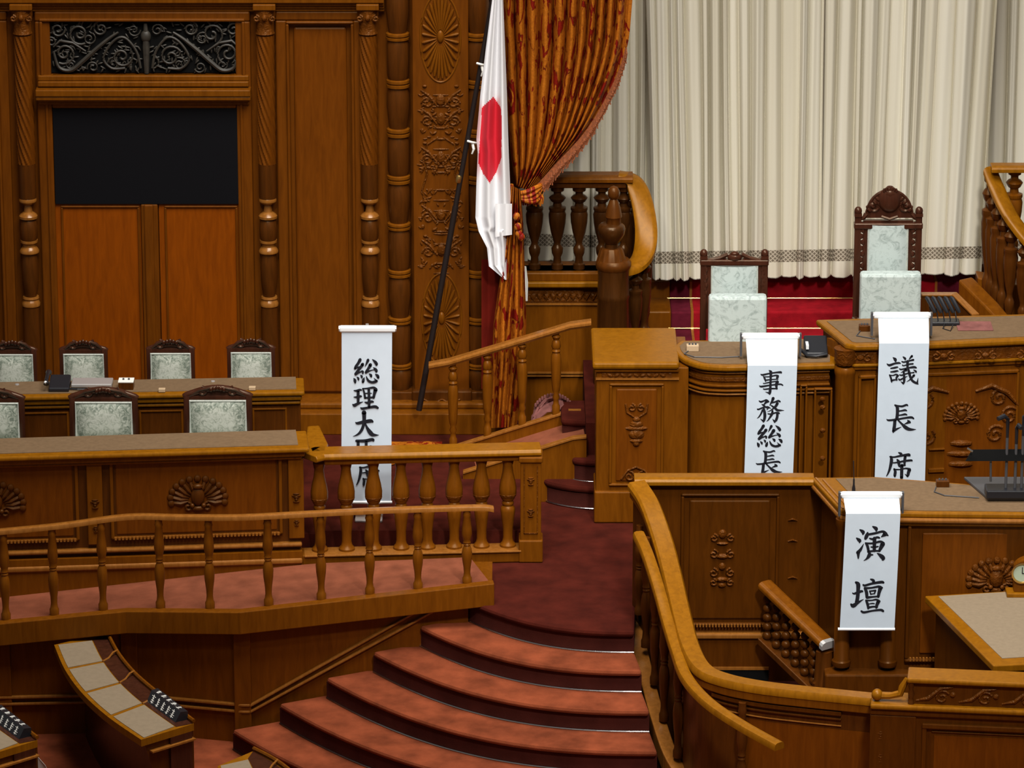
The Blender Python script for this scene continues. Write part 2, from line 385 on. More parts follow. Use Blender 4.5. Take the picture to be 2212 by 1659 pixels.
# ---------------------------------------------------------------- ministers' benches
def carved_crest(mb, c, s, ax=Vector((1, 0, 0)), out=Vector((0, -1, 0))):
    c = Vector(c); up = Vector((0, 0, 1))
    def P(u, w, d=0.0): return c + ax * (u * s) + up * (w * s) + out * (d * s)
    Mx = Matrix((ax, -out, up)).transposed()
    for k in range(13):
        a = R(-12 + 204 * k / 12); u, w = math.cos(a), math.sin(a) * 0.78
        mb.ball(P(u * 0.95, w * 0.95 - 0.05, .05), 0.13 * s, 0.10 * s, 0.13 * s, 8, 5, Mx)
        mb.tube([P(u * 0.88, w * 0.88 - .05, .03), P(u * 0.6, w * 0.6 - .1, .10), P(u * .34, w * .3 - .1, .05)], [0.07 * s, 0.09 * s, 0.03 * s], 6)
    mb.ball(P(0, 0.42, .14), 0.2 * s, .12 * s, .11 * s, 10, 5, Mx)
    mb.ball(P(0, 0.05, .10), 0.24 * s, .14 * s, .36 * s, 12, 7, Mx)
    for sx in (-1, 1):
        mb.tube([p for p in spiral(P(sx * .34, -.34, .08), .17 * s, .04 * s, R(90), sx * 1.1, 14, ax)], .05 * s, 6)
        mb.ball(P(sx * .2, -.28, .14), .09 * s, .09 * s, .09 * s, 8, 5, Mx)
    mb.ball(P(0, -.40, .10), .24 * s, .1 * s, .1 * s, 8, 5, Mx)
def urn(mb, c, s, ax=Vector((1, 0, 0)), out=Vector((0, -1, 0))):
    c = Vector(c); Mx = Matrix((ax, -out, Vector((0, 0, 1)))).transposed()
    for dz, w, h in ((.10, .5, .05), (.03, .28, .12), (-.10, .16, .12), (.2, .34, .05), (-.22, .36, .04)):
        mb.ball(c + Vector((0, 0, dz * s * 2)) + out * .004, w * s, .22 * s, h * s * 1.6, 10, 5, Mx)
class Frame:                                   # a local frame along a bench front: u along it to the right, d outwards to the viewer
    def __init__(s, a, b): s.a = Vector((a[0], a[1], 0)); s.ax = (Vector((b[0], b[1], 0)) - s.a).normalized(); s.out = Vector((s.ax.y, -s.ax.x, 0)); s.len = (Vector((b[0], b[1], 0)) - s.a).length
    def P(s, u, d, z): return s.a + s.ax * u + s.out * d + Vector((0, 0, z))
    def M(s): return Matrix.Translation(s.a) @ Matrix((s.ax, -s.out, Vector((0, 0, 1)))).transposed().to_4x4()
    def box(s, mb, u0, u1, d0, d1, z0, z1): return mb.box(u0, u1, -d1, -d0, z0, z1, s.M())
def beads(fr, mb, u0, u1, d, z, n, h=0.018):
    for i in range(n):
        u = lerp(u0, u1, (i + .5) / n); w = (u1 - u0) / n * .3; fr.box(mb, u - w, u + w, d, d + 0.014, z, z + h)
ZT = 1.95
fb = thing('front_ministers_bench', 'long wooden ministers bench in front with carved crests and tan writing top', 'bench desk', (-1.45, -0.25, ZH))
A = at(0, 988, Z=ZT); B = at(668, 968, Z=ZT); A = A + (A - B) * 0.3
fr = Frame(A, B); Lf = fr.len
def bench_top(fr, par, dep, z, u0, u1, rim=0.075):
    mb = MB(); fr.box(mb, u0, u1, -dep, 0.0, z - 0.035, z); mb.build('top_board', 'wood_rail', par, 0.012)
    mb = MB(); fr.box(mb, u0, u1 - rim, -dep - 0.01 + 0.0, -rim, z - 0.03, z + 0.004); mb.build('writing_pad', 'felt_tan', par)
bench_top(fr, fb, 0.40, ZT, 0, Lf)
mb = MB(); fr.box(mb, 0, Lf - .03, -0.10, -0.03, ZT - .075, ZT - .035); fr.box(mb, 0, Lf - .05, -0.13, -0.05, ZT - .10, ZT - .075); mb.build('under_moulding', 'wood_desk', fb, 0.01)
mb = MB(); fr.box(mb, 0, Lf - 0.06, -0.36, -0.10, 0.95, ZT - .08); mb.build('body', 'wood_dark', fb)
def u_of(px, py): p = at(px, py, Y=-0.33); return (Vector((p.x, p.y, 0)) - fr.a).dot(fr.ax)
ZP0, ZP1 = zat(1166, -.3), zat(992, -.3)
panels = [(u_of(-260, 1080), u_of(-30, 1080) ), (u_of(-30, 1080), u_of(172, 1080)), (u_of(238, 1080), u_of(612, 1080))]
panels = [(u_of(-195, 1080), u_of(170, 1080)), (u_of(238, 1080), u_of(612, 1080))]
mb = MB()
for u0, u1 in panels:
    fr.box(mb, u0 + .04, u1 - .04, -.115, -.095, ZP0 + .03, ZP1 - .03)
mb.build('sunk_panel', 'wood_field', fb, 0.012)
for u0, u1 in panels:
    mb = MB()
    for (a0, a1, b0, b1) in ((u0, u1, ZP1 - .025, ZP1), (u0, u1, ZP0, ZP0 + .022), (u0, u0 + .025, ZP0, ZP1), (u1 - .025, u1, ZP0, ZP1)):
        fr.box(mb, a0, a1, -.10, -.078, b0, b1)
    mb.build('panel_moulding', 'wood_desk', fb, 0.008)
    mb = MB(); beads(fr, mb, u0 + .02, u1 - .02, -.078, ZP0 + .002, 46); mb.build('bead_row', 'wood_worn', fb); mb = MB(); beads(fr, mb, u0 + .02, u1 - .02, -.078, ZP1 - .02, 46, .012); mb.build('bead_row', 'wood_worn', fb)
    mb = MB(); q = fr.P((u0 + u1) / 2 + .01, -.10, zat(1080, -.3)); carved_crest(mb, q, 0.205, fr.ax, fr.out); mb.build('carved_crest', 'wood_dark', fb, smooth=True)
for px in (205, 642):
    u = u_of(px, 1080)
    mb = MB(); fr.box(mb, u - .055, u + .055, -.11, -.07, ZP0 - .03, ZT - .10); mb.build('pilaster', 'wood_desk', fb, 0.006)
    mb = MB(); urn(mb, fr.P(u, -.07, zat(1085, -.3)), .07, fr.ax, fr.out); mb.build('carved_drop', 'wood_dark', fb, smooth=True); mb = MB(); urn(mb, fr.P(u, -.07, zat(1140, -.3)), .045, fr.ax, fr.out); mb.build('carved_drop', 'wood_dark', fb, smooth=True)
for (pa, pb, d, h) in ((1176, 1190, -.055, .03), (1207, 1222, -.03, .04)):
    z1 = zat((pa + pb) / 2, -.3)
    mb = MB(); fr.box(mb, 0, u_of(655, 1200), -.12, d, z1 - h, z1); mb.build('base_moulding', 'wood_worn', fb, 0.012)
mb = MB(); fr.box(mb, 0, u_of(655, 1200), -.14, -.045, .72, zat(1200, -.3)); mb.build('plinth', 'wood_desk', fb)
# second row behind it
bb = thing('rear_ministers_bench', 'wooden ministers bench near the wall holding black telephone and silver case', 'bench desk', (-1.5, 1.1, ZH))
A2 = at(0, 858, Z=ZT); B2 = at(658, 846, Z=ZT); A2 = A2 + (A2 - B2) * 0.3
fr2 = Frame(A2, B2); L2 = fr2.len
bench_top(fr2, bb, 0.34, ZT, 0, L2, 0.06)
mb = MB(); fr2.box(mb, 0, L2 - .02, -.08, -.02, ZT - .075, ZT - .04); fr2.box(mb, 0, L2 - .03, -.08, -.035, ZT - .11, ZT - .085); mb.build('under_moulding', 'wood_rail', bb, .01)
mb = MB(); fr2.box(mb, 0, L2 - .03, -.33, -.06, ZH, ZT - .04); mb.build('body', 'wood_dark', bb)
for px0, px1 in ((-120, 48), (48, 148), (300, 395), (545, 620)):
    u0 = (at(px0, 880, Y=1.0) - fr2.a).dot(fr2.ax); u1 = (at(px1, 880, Y=1.0) - fr2.a).dot(fr2.ax)
    mb = MB(); fr2.box(mb, u0 + .01, u1 - .01, -.062, -.05, ZT - .155, ZT - .14); fr2.box(mb, u0, u0 + .015, -.062, -.052, ZH + .1, ZT - .14); fr2.box(mb, u1 - .015, u1, -.062, -.052, ZH + .1, ZT - .14); mb.build('panel_moulding', 'wood_desk', bb, .004)
# ---------------------------------------------------------------- ministers' chairs
def chair(kind, loc, label, group, w, h, seat_h=0.44, z0=ZH):
    x, y = loc; t = thing('minister_chair', label, 'chair', (x, y, z0), group)
    zt = z0 + h; hw = w / 2
    # back frame
    mb = MB()
    for sx in (-1, 1): mb.box(x + sx * hw - .022, x + sx * hw + .022, y - .02, y + .03, z0 + seat_h, zt - .03)
    arch = [(x + hw * 1.04 * math.sin(a), y + .005, zt - .045 + .055 * math.cos(a) ** 1) for a in [R(-90 + 180 * i / 14) for i in range(15)]]
    arch = [(x - hw - .02, y + .005, zt - .05)] + [(lerp(x - hw, x + hw, i / 12), y + .005, zt - .035 + (.055 if kind == 'front' else .03) * math.sin(math.pi * i / 12)) for i in range(13)] + [(x + hw + .02, y + .005, zt - .05)]
    mb.tube(arch, .026 if kind == 'front' else .02, 8); mb.prism([(p[0], y, p[2]) for p in arch], (0, .02, 0))
    mb.box(x - hw, x + hw, y - .012, y + .028, z0 + seat_h, z0 + seat_h + .05); mb.box(x - hw, x + hw, y - .012, y + .028, zt - .085, zt - .035)
    mb.build('back_frame', 'wood_mahogany', t, .006, smooth=True)
    mb = MB()
    for sx in (-1, 1):
        mb.tube(spiral((x + sx * hw * .5, y - .01, zt + .0), .035, .008, R(90), sx * 1.2, 14), .011, 6)
        mb.tube([(x + sx * hw * .9, y - .01, zt - .03), (x + sx * hw * .6, y - .015, zt + .012), (x + sx * .05, y - .02, zt + .03)], [.008, .014, .01], 6)
    for k in range(5): mb.ball((x + (k - 2) * .024, y - .022, zt + .028 - abs(k - 2) * .006), .014, .012, .02, 8, 5)
    mb.build('crest_carving', 'wood_mahogany', t, smooth=True)
    pw = hw - (.024 if kind == 'front' else .012)
    rows = []
    for j in range(9):
        rows.append([(x + pw * (2 * i / 10 - 1), y - .02 - .035 * (1 - (2 * i / 10 - 1) ** 4) * (1 - (2 * j / 8 - 1) ** 4), lerp(z0 + seat_h + .05, zt - .07, j / 8)) for i in range(11)])
    pad = MB().grid(rows).build('back_cushion', 'damask', t, smooth=True)
    MB().tube([(x - pw, y - .022, z0 + seat_h + .05), (x - pw, y - .022, zt - .072), (x + pw, y - .022, zt - .072), (x + pw, y - .022, z0 + seat_h + .05)], .009, 6).build('piping', 'piping', pad)
    MB().box(x - hw, x + hw, y - .44, y + .02, z0 + seat_h - .05, z0 + seat_h + .03).build('seat', 'damask', t, .025)
    for sx in (-1, 1):
        for yy, in ((y - .41,), (y + .0,)):
            MB().lathe((x + sx * (hw - .025), yy, z0), [(0, .016), (.1, .02), (.25, .024), (seat_h - .05, .026)], 10).build('leg', 'wood_mahogany', t, smooth=True)
    return t
def chair_at(kind, px, pytop, Y, label, group, w, first=[None, None]):
    p = at(px, pytop, Y=Y); i = 0 if kind == 'front' else 1
    if first[i] is None:
        first[i] = chair(kind, (p.x, Y), label, group, w, p.z - ZH); return first[i]
    return dup(first[i], (p.x, Y, ZH), label)
g1, g2 = 'chairs behind the front ministers bench', 'chairs behind the rear ministers bench'
chair_at('front', 470, 844, .78, 'wide pale damask chair behind front bench, nearest the white banner stand', g1, .455)
chair_at('front', 223, 846, .74, 'wide pale damask chair behind front bench, below the silver case', g1, .455)
chair_at('front', -22, 848, .72, 'wide pale damask chair behind front bench, cut by the picture edge', g1, .455)
chair_at('rear', 542, 741, 1.92, 'narrow pale damask chair behind rear bench, in front of twisted column', g2, .318)
chair_at('rear', 368, 744, 1.90, 'narrow pale damask chair behind rear bench, in front of door centre post', g2, .318)
chair_at('rear', 180, 747, 1.88, 'narrow pale damask chair behind rear bench, behind the black telephone', g2, .318)
chair_at('rear', 27, 747, 1.87, 'narrow pale damask chair behind rear bench, outermost beside wall edge', g2, .318)
# ---------------------------------------------------------------- things on the rear bench
p = at(128, 838, Z=ZT + .004); t = thing('desk_telephone', 'black desk telephone with coiled cord on the rear bench', 'telephone', p)
MB().prism([(p.x - .07, p.y + .10, p.z), (p.x - .07, p.y - .10, p.z), (p.x - .07, p.y - .10, p.z + .03), (p.x - .07, p.y + .10, p.z + .075)], (.15, 0, 0)).build('body', 'black_plastic', t, .008)
MB().tube([(p.x - .085, p.y - .10, p.z + .06), (p.x - .085, p.y - .07, p.z + .085), (p.x - .085, p.y + .07, p.z + .10), (p.x - .085, p.y + .11, p.z + .085)], [.022, .014, .014, .024], 8).build('handset', 'black_plastic', t, smooth=True)
MB().ball((p.x - .09, p.y - .10, p.z + .075), .012, .012, .012).build('jack', 'tube_white', t)
MB().tube([(p.x + .08, p.y - .05, p.z + .01), (p.x + .14, p.y - .07, p.z + .012), (p.x + .2, p.y - .06, p.z + .008)], .006, 6).build('cord', 'black_plastic', t)
p = at(200, 832, Z=ZT + .004); t = thing('silver_case', 'flat silver case lying on the rear bench', 'case', p)
MB().box(p.x - .15, p.x + .15, p.y - .10, p.y + .06, p.z + .012, p.z + .04).build('lid', 'silver', t, .006)
MB().box(p.x - .14, p.x + .14, p.y - .09, p.y + .05, p.z, p.z + .012).build('base', 'dark_grey', t)
p = at(273, 838, Z=ZT + .004); t = thing('control_box', 'dark wooden control box with white top on the rear bench', 'box', p)
MB().box(p.x - .055, p.x + .055, p.y - .05, p.y + .05, p.z, p.z + .055).build('body', 'wood_dark', t, .004)
MB().box(p.x - .057, p.x + .057, p.y - .052, p.y + .052, p.z + .055, p.z + .064).build('top', 'paper_white', t, .002)
for k in range(2): MB().lathe((p.x - .02 + .04 * k, p.y, p.z + .064), [(0, .008), (.012, .007)], 10).build('knob', 'dark_grey', t)
for k, (px, py, lb) in enumerate(((350, 846, 'small pinkish wooden block on rear bench beside the control box'), (545, 842, 'small pinkish wooden block on rear bench near its end'))):
    p = at(px, py, Z=ZT + .004); tag(MB().box(p.x - .025, p.x + .025, p.y - .02, p.y + .02, p.z, p.z + .025).build('desk_block', 'box_beige', bevel=.003), lb, 'block', 'small blocks on the rear bench')
for px, py, lb in ((460, 824, 'small pale metal disc on rear bench before chairs'), (37, 831, 'small pale metal disc on rear bench, outermost')):
    p = at(px, py, Z=ZT + .004); tag(MB().lathe(p, [(0, .016), (.006, .014)], 14).build('metal_disc', 'silver'), lb, 'disc', 'small discs on the rear bench')
# ---------------------------------------------------------------- balustrade closing the platform
bl = thing('balustrade', 'heavy wooden balustrade with vase-shaped posts and panelled end pier', 'balustrade', (-0.5, 0, ZL))
ra = at(690, 984, Y=-.11); rbp = at(1168, 972, Y=0.0)
zr = (ra.z + rbp.z) / 2 + .005
q0 = Vector((xat(664, 968, -.26), -.25, zr)); q1 = Vector((ra.x - .0, -.08, zr)); q2 = Vector((rbp.x, .03, zr))
MB().sweep([q0 + Vector((.0, .1, 0)), q1, q2], [(.085, -.03), (.10, -.02), (.10, 0), (.085, .02), (-.09, .02), (-.10, 0), (-.10, -.02), (-.085, -.03)]).build('handrail', 'wood_rail', bl, .006)
MB().sweep([q1 + Vector((.03, 0, -.07)), q2 + Vector((0, 0, -.07))], rect_prof(-.07, .07, 0, .045)).build('under_rail', 'wood_desk', bl, .01)
BB = [(0,.058),(.025,.058),(.04,.05),(.06,.040),(.10,.035),(.2,.036),(.33,.047),(.41,.054),(.45,.05),(.47,.036),(.485,.043),(.505,.043),(.52,.036),(.545,.048),(.61,.062),(.67,.0625),(.75,.054),(.84,.040),(.92,.034),(.97,.042),(1,.044)]
zb = zat(1186, -.05)
for px in (690, 748, 807, 866, 923, 981, 1040, 1097):
    s = (px - 690) / (1168 - 690); y = lerp(q1.y, q2.y, s); x = xat(px, 1080, y); h = zr - .07 - zb
    b = MB().lathe((x, y, zb), [(z * h, r) for z, r in BB], 20).build('baluster', 'wood_desk', bl, smooth=True)
    MB().lathe((x, y, zb), [(z * h, r * 1.02) for z, r in ((.575, .057), (.60, .0615), (.615, .057))], 20).build('carved_band', 'wood_carved', b, smooth=True)
MB().prism([at(a, b, Z=zr - .03) for a, b in ((660, 968), (664, 934), (690, 932), (709, 972), (704, 990), (672, 990))], (0, 0, .05)).build('corner_block', 'wood_rail', bl, .012)
xe = xat(1124, 1180, .0); xf = xat(1172, 1100, 0)
MB().sweep([(q1.x - .14, q1.y - .02, ZL), (xe, .01, ZL)], rect_prof(-.085, .085, 0, zb - ZL)).build('plinth', 'wood_desk', bl, .01)
MB().sweep([(q1.x - .12, q1.y - .02, zb - .012), (xe, .01, zb - .012)], rect_prof(-.075, .1, 0, .014)).build('plinth_moulding', 'wood_worn', bl, .004)
post = MB().box(xe, xf - .01, -.07, .09, ZL + .16, zr - .03).build('end_pier', 'wood_desk', bl, .008)
MB().box(xe - .012, xf + .002, -.085, .1, ZL, ZL + .17).build('pier_base', 'wood_desk', bl, .01)
MB().box(xe - .012, xf + .002, -.085, .1, zr - .075, zr - .03).build('pier_cap', 'wood_desk', bl, .01)
mb = MB(); cx = (xe + xf - .01) / 2
for zz in (.38, .62): urn(mb, (cx, -.07, ZL + zz), .06)
mb.box(cx - .05, cx + .05, -.078, -.068, ZL + .22, ZL + .225); mb.box(cx - .05, cx - .045, -.078, -.068, ZL + .22, zr - .1); mb.box(cx + .045, cx + .05, -.078, -.068, ZL + .22, zr - .1)
mb.build('pier_carving', 'wood_carved', post, smooth=True)
# ---------------------------------------------------------------- back wall: doorway, columns, carved pilaster
def wx(px, py=400, Y=2.58): return xat(px, py, Y)
def wz(py, Y=2.58): return zat(py, Y)
def frame_boxes(mb, x0, x1, z0, z1, w, y0, y1):
    mb.box(x0, x1, y0, y1, z1 - w, z1); mb.box(x0, x1, y0, y1, z0, z0 + w); mb.box(x0, x0 + w, y0, y1, z0 + w, z1 - w); mb.box(x1 - w, x1, y0, y1, z0 + w, z1 - w)
dr = bpy.data.objects.new('door_1', None); COL.objects.link(dr); struct(dr); dr.location = (wx(315, 800), 2.6, 1.42)
mb = MB(); x0, x1 = wx(86), wx(546)
zb_, zt_ = 1.40, wz(24)
mb.box(x0, wx(118), 2.56, 2.63, zb_, wz(45)); mb.box(wx(514), x1, 2.56, 2.63, zb_, wz(45)); mb.box(x0, x1, 2.558, 2.63, wz(45), zt_); mb.box(wx(118), wx(514), 2.56, 2.63, wz(233), wz(160))
mb.build('door_frame', 'wood_wall', dr, .012)
mb = MB(); frame_boxes(mb, wx(104), wx(528), zb_, wz(216), .022, 2.545, 2.57); frame_boxes(mb, wx(96), wx(535), wz(168), wz(38), .024, 2.54, 2.57); mb.build('frame_moulding', 'wood_wall', dr, .008)
for a, b in ((118, 302), (342, 514)):
    l = MB().box(wx(a), wx(b), 2.585, 2.62, 1.42, wz(440)).build('door_leaf', 'wood_panel', dr)
    mb = MB(); frame_boxes(mb, wx(a + 12), wx(b - 2), 1.5, wz(444), .016, 2.57, 2.59); mb.build('leaf_moulding', 'wood_wall', l, .006)
mb = MB(); mb.box(wx(303), wx(340), 2.565, 2.62, 1.42, wz(440)); mb.box(wx(310), wx(330), 2.55, 2.57, 1.42, wz(440)); mb.build('centre_post', 'wood_wall', dr, .012)
mb = MB()
for (a, b, y) in ((160, 172, 2.53), (172, 184, 2.52), (186, 201, 2.46), (201, 210, 2.47), (210, 217, 2.52), (217, 224, 2.54)):
    e = 0 if y > 2.5 else .015
    mb.box(wx(90) - e, wx(542) + e, y, 2.6, wz(b), wz(a))
mb.build('door_cornice', 'wood_desk', dr, .008)
sc_ = tag(MB().box(wx(117, 340), wx(515, 340), 2.565, 2.6, wz(440), wz(233)).build('display_screen', 'screen_black', bevel=.003), 'large blank black display screen set in the doorway above the door leaves', 'screen')
gr = thing('carved_grille', 'dark openwork grille of carved vine scrolls above the doorway', 'grille', (wx(315, 100), 2.6, wz(158)))
gx0, gx1, gz0, gz1 = wx(105, 100), wx(526, 100), wz(158), wz(44)
MB().box(gx0, gx1, 2.598, 2.61, gz0, gz1).build('backing', 'dark_recess', gr)
mb = MB(); W_, H_ = gx1 - gx0, gz1 - gz0; cx = (gx0 + gx1) / 2
def G(u, w, y=2.575): return Vector((cx + u * W_ / 2, y, gz0 + w * H_))
for s in (-1, 1):
    q_ = smooth_path([G(s * a, b) for a, b in ((.95, .42), (.9, .12), (.78, .06), (.66, .22), (.52, .45), (.38, .66), (.28, .78))], 5); mb.tube(q_, [.008 + .010 * math.sin(math.pi * i / (len(q_) - 1)) for i in range(len(q_))], 6)
    mb.tube(spiral(G(s * .84, .38), .085, .018, R(-120), s * -1.4, 26), .009, 6)
    mb.tube(spiral(G(s * .68, .75), .085, .015, R(-60), s * 1.4, 26), .009, 6)
    mb.tube(spiral(G(s * .9, .83), .055, .012, R(0), s * 1.4, 22), .008, 6)
    mb.tube(smooth_path([G(s * a, b) for a, b in ((.06, .1), (.1, .42), (.22, .68), (.34, .60), (.44, .3), (.36, .1), (.22, .1))], 5), .010, 6)
    for (u_, w_, r_, a_, d_) in ((.12, .82, .05, 0, 1), (.34, .18, .05, 90, -1), (.55, .12, .045, 200, 1), (.58, .66, .05, 60, 1), (.78, .16, .04, 30, -1), (.97, .6, .04, 180, 1)): mb.tube(spiral(G(s * u_, w_), r_, .01, R(a_), s * d_ * 1.4, 20), .006, 6)
    mb.tube(spiral(G(s * .25, .32), .085, .012, R(30), s * 1.5, 26), .009, 6)
    mb.tube(spiral(G(s * .46, .85), .06, .01, R(90), s * -1.5, 22), .008, 6)
    mb.tube([G(s * .62, .42), G(s * .75, .58), G(s * .88, .62), G(s * .95, .5)], [.006, .011, .011, .006], 6)
    for k in range(150):
        u, w = random.uniform(.05, .97), random.uniform(.04, .96); a = random.uniform(0, 6.28)
        mb.ball(G(s * u, w, 2.585), .024, .008, .007, 7, 4, Matrix.Rotation(a, 3, 'Y'))
mb.tube([G(0, 0), G(0, .5), G(0, .95)], [.018, .028, .014], 8); mb.ball(G(0, .7), .04, .03, .05)
mb.build('vine_scrolls', 'carved_iron', gr, smooth=True)
# plain panels left and right of the doorway
def wall_panel(n, a, b, top, bot, in_a, in_b):
    t = bpy.data.objects.new('trim_%d' % n, None); COL.objects.link(t); struct(t)
    mb = MB(); xa_, xb_ = wx(a), wx(b); z1, z0 = wz(top), wz(bot)
    mb.box(xa_, wx(in_a), 2.575, 2.63, z0, wz(44)); mb.box(wx(in_b), xb_, 2.575, 2.63, z0, wz(44)); mb.box(xa_, xb_, 2.573, 2.63, wz(44), z1); mb.build('panel_frame', 'wood_wall', t, .012)
    mb = MB(); frame_boxes(mb, wx(in_a) - .005, wx(in_b) + .005, z0 + .02, wz(46) + .005, .022, 2.555, 2.6); mb.build('panel_moulding', 'wood_wall', t, .01)
    MB().box(wx(in_a) + .05, wx(in_b) - .05, 2.6, 2.63, z0 + .07, wz(46) - .05).build('raised_field', 'wood_field', t, .02)
wall_panel(2, 600, 786, 24, 868, 624, 766)
wall_panel(3, -260, 26, 24, 868, -240, 4)
t = bpy.data.objects.new('trim_4', None); COL.objects.link(t); struct(t)
for (a, b, y) in ((-40, 2, 2.50), (2, 10, 2.53), (10, 17, 2.55), (17, 24, 2.565)):
    MB().box(-7, wx(830, 10), y, 2.63, wz(b), wz(a)).build('wall_cornice', 'wood_desk', t, .006)
# twisted engaged columns
def wall_column(px_top, px_bot, label, first=[None]):
    Yc = 2.565; x = (wx(px_top, 100, Yc) + wx(px_bot, 660, Yc)) / 2
    if first[0]: return dup(first[0], (x, Yc, 1.42), label)
    t = thing('wall_column', label, 'column', (x, Yc, 1.42), 'twisted columns along the panelled wall'); first[0] = t
    Z = lambda py: zat(py, Yc - .07)
    def lat(nm, pts, mat='wood_dark', seg=24, twist=None): return MB().lathe((x, Yc, 0), pts, seg, twist=twist).build(nm, mat, t, smooth=True)
    MB().box(x - .085, x + .085, Yc - .09, Yc + .05, Z(22), Z(9)).build('abacus', 'wood_desk', t, .006)
    lat('capital', [(Z(78), .068), (Z(76), .074), (Z(72), .068), (Z(60), .066), (Z(48), .070), (Z(36), .082), (Z(22), .078)], 'wood_carved')
    mb = MB()
    for sx in (-1, 1): mb.tube(spiral((x + sx * .06, Yc - .07, Z(40)), .026, .006, R(90), sx * 1.3, 16), .009, 6)
    mb.ball((x, Yc - .085, Z(38)), .02, .02, .026); mb.build('capital_scrolls', 'wood_carved', t, smooth=True)
    z0, z1 = Z(358), Z(80); n = 60
    lat('twisted_shaft', [(lerp(z0, z1, i / n), .064) for i in range(n + 1)], 'wood_wall', 64, lambda a, z: .085 * math.cos(11 * a + z * 62))
    lat('plain_shaft', [(Z(432), .064), (Z(420), .066), (Z(360), .066), (Z(358), .066)])
    lat('ring', [(Z(478), .05), (Z(476), .070), (Z(471), .071), (Z(467), .06), (Z(462), .034), (Z(448), .026), (Z(444), .05), (Z(440), .066), (Z(436), .068), (Z(432), .06)], 'wood_worn')
    lat('upper_vase', [(Z(522), .06), (Z(515), .066), (Z(500), .067), (Z(482), .060), (Z(478), .05)])
    lat('collar', [(Z(553), .062), (Z(550), .074), (Z(546), .075), (Z(541), .064), (Z(537), .05), (Z(532), .05), (Z(528), .066), (Z(523), .066)], 'wood_worn')
    lat('lower_vase', [(Z(644), .045), (Z(630), .055), (Z(610), .062), (Z(575), .064), (Z(558), .058), (Z(553), .055)])
    lat('ring', [(Z(668), .060), (Z(665), .070), (Z(659), .071), (Z(655), .062), (Z(652), .056), (Z(649), .064), (Z(645), .06)], 'wood_worn')
    lat('lower_shaft', [(1.42, .068), (Z(668), .064)])
    MB().box(x - .085, x + .085, Yc - .085, Yc + .05, 1.40, 1.5).build('base', 'wood_dark', t, .006)
    return t
wall_column(52, 65, 'twisted wall column on the far side of the doorway, beside wall edge')
wall_column(577, 578, 'twisted wall column between the doorway and plain wall panel')
wall_column(801, 795, 'twisted wall column between plain wall panel and carved pilaster')
# ringed half columns on either side of the carved pilaster
def ringed_column(px, label, first=[None]):
    Yc = 2.56; x = wx(px, 500, Yc)
    if first[0]: return dup(first[0], (x, Yc, 1.42), label)
    t = thing('ringed_column', label, 'column', (x, Yc, 1.42), 'ringed columns flanking the carved pilaster'); first[0] = t
    Z = lambda py: zat(py, Yc - .09)
    rings = [(-30, -12), (75, 92), (176, 195), (282, 301), (383, 402), (486, 502), (587, 604), (690, 705), (790, 802)]
    for i, (a, b) in enumerate(rings):
        MB().lathe((x, Yc, 0), [(Z(b), .076), (Z(b - 2), .089), (Z(lerp(a, b, .62)), .089), (Z(lerp(a, b, .55)), .08), (Z(lerp(a, b, .45)), .08), (Z(lerp(a, b, .38)), .089), (Z(a + 2), .088), (Z(a), .076)], 28).build('ring', 'wood_desk', t, smooth=True)
        nb = rings[i + 1][0] if i + 1 < len(rings) else 848
        zz0, zz1 = Z(nb), Z(b)
        if i % 2: pr = [(0, .074), (.1, .083), (.5, .084), (.9, .083), (1, .074)]
        else: pr = [(0, .068), (.15, .075), (.55, .088), (.85, .085), (1, .074)]
        MB().lathe((x, Yc, 0), [(lerp(zz0, zz1, s), r) for s, r in pr], 28).build('drum', 'wood_dark', t, smooth=True)
    MB().box(x - .1, x + .1, Yc - .1, Yc + .06, 1.41, Z(846)).build('base', 'wood_dark', t, .008)
    return t
ringed_column(862, 'thick ringed column beside twisted column, left of the carved pilaster')
ringed_column(1033, 'thick ringed column behind the flag, right of the carved pilaster')
# carved pilaster with two petal rosettes
pl = thing('carved_pilaster', 'flat pilaster carved with two oval petal rosettes and scrolls behind the flagpole', 'pilaster', (wx(953, 600), 2.5, 1.42))
px0, px1 = wx(893, 450, 2.5), wx(1013, 450, 2.5)
MB().box(px0, px1, 2.49, 2.62, 1.42, 6.0).build('shaft', 'wood_wall', pl, .008)
MB().box(px0 - .02, px1 + .02, 2.44, 2.6, 1.40, zat(845, 2.44)).build('base', 'wood_dark', pl, .012)
pcx = (px0 + px1) / 2
def rosette(py, py0, py1, hwpx, gap):
    mb = MB(); zc = zat(py, 2.49); zr_ = (zat(py0, 2.49) - zat(py1, 2.49)) / 2; rx = hwpx / 296
    for k in range(28):
        a = R(90) + 2 * math.pi * (k + .5) / 28
        c, s_ = math.cos(a), math.sin(a)
        top = s_ > 0
        p0 = Vector((pcx + c * rx * .22, 2.488, zc + s_ * zr_ * .2)); p1 = Vector((pcx + c * rx * .95, 2.482, zc + s_ * zr_ * .95))
        mb.tube([p0, p0.lerp(p1, .35), p0.lerp(p1, .85), p1], [.004, .009, .013, .007], 8)
    mb.ball((pcx, 2.488, zc + .01), .026, .018, .05)
    ring = [(pcx + math.cos(a) * rx * 1.04, 2.49, zc + math.sin(a) * zr_ * 1.04) for a in [2 * math.pi * i / 40 for i in range(41)]]
    mb.tube(ring, .008, 6)
    mb.build('petal_rosette', 'wood_desk', pl, smooth=True)
rosette(82, -8, 176, 43, 0); rosette(690, 600, 790, 43, 0)
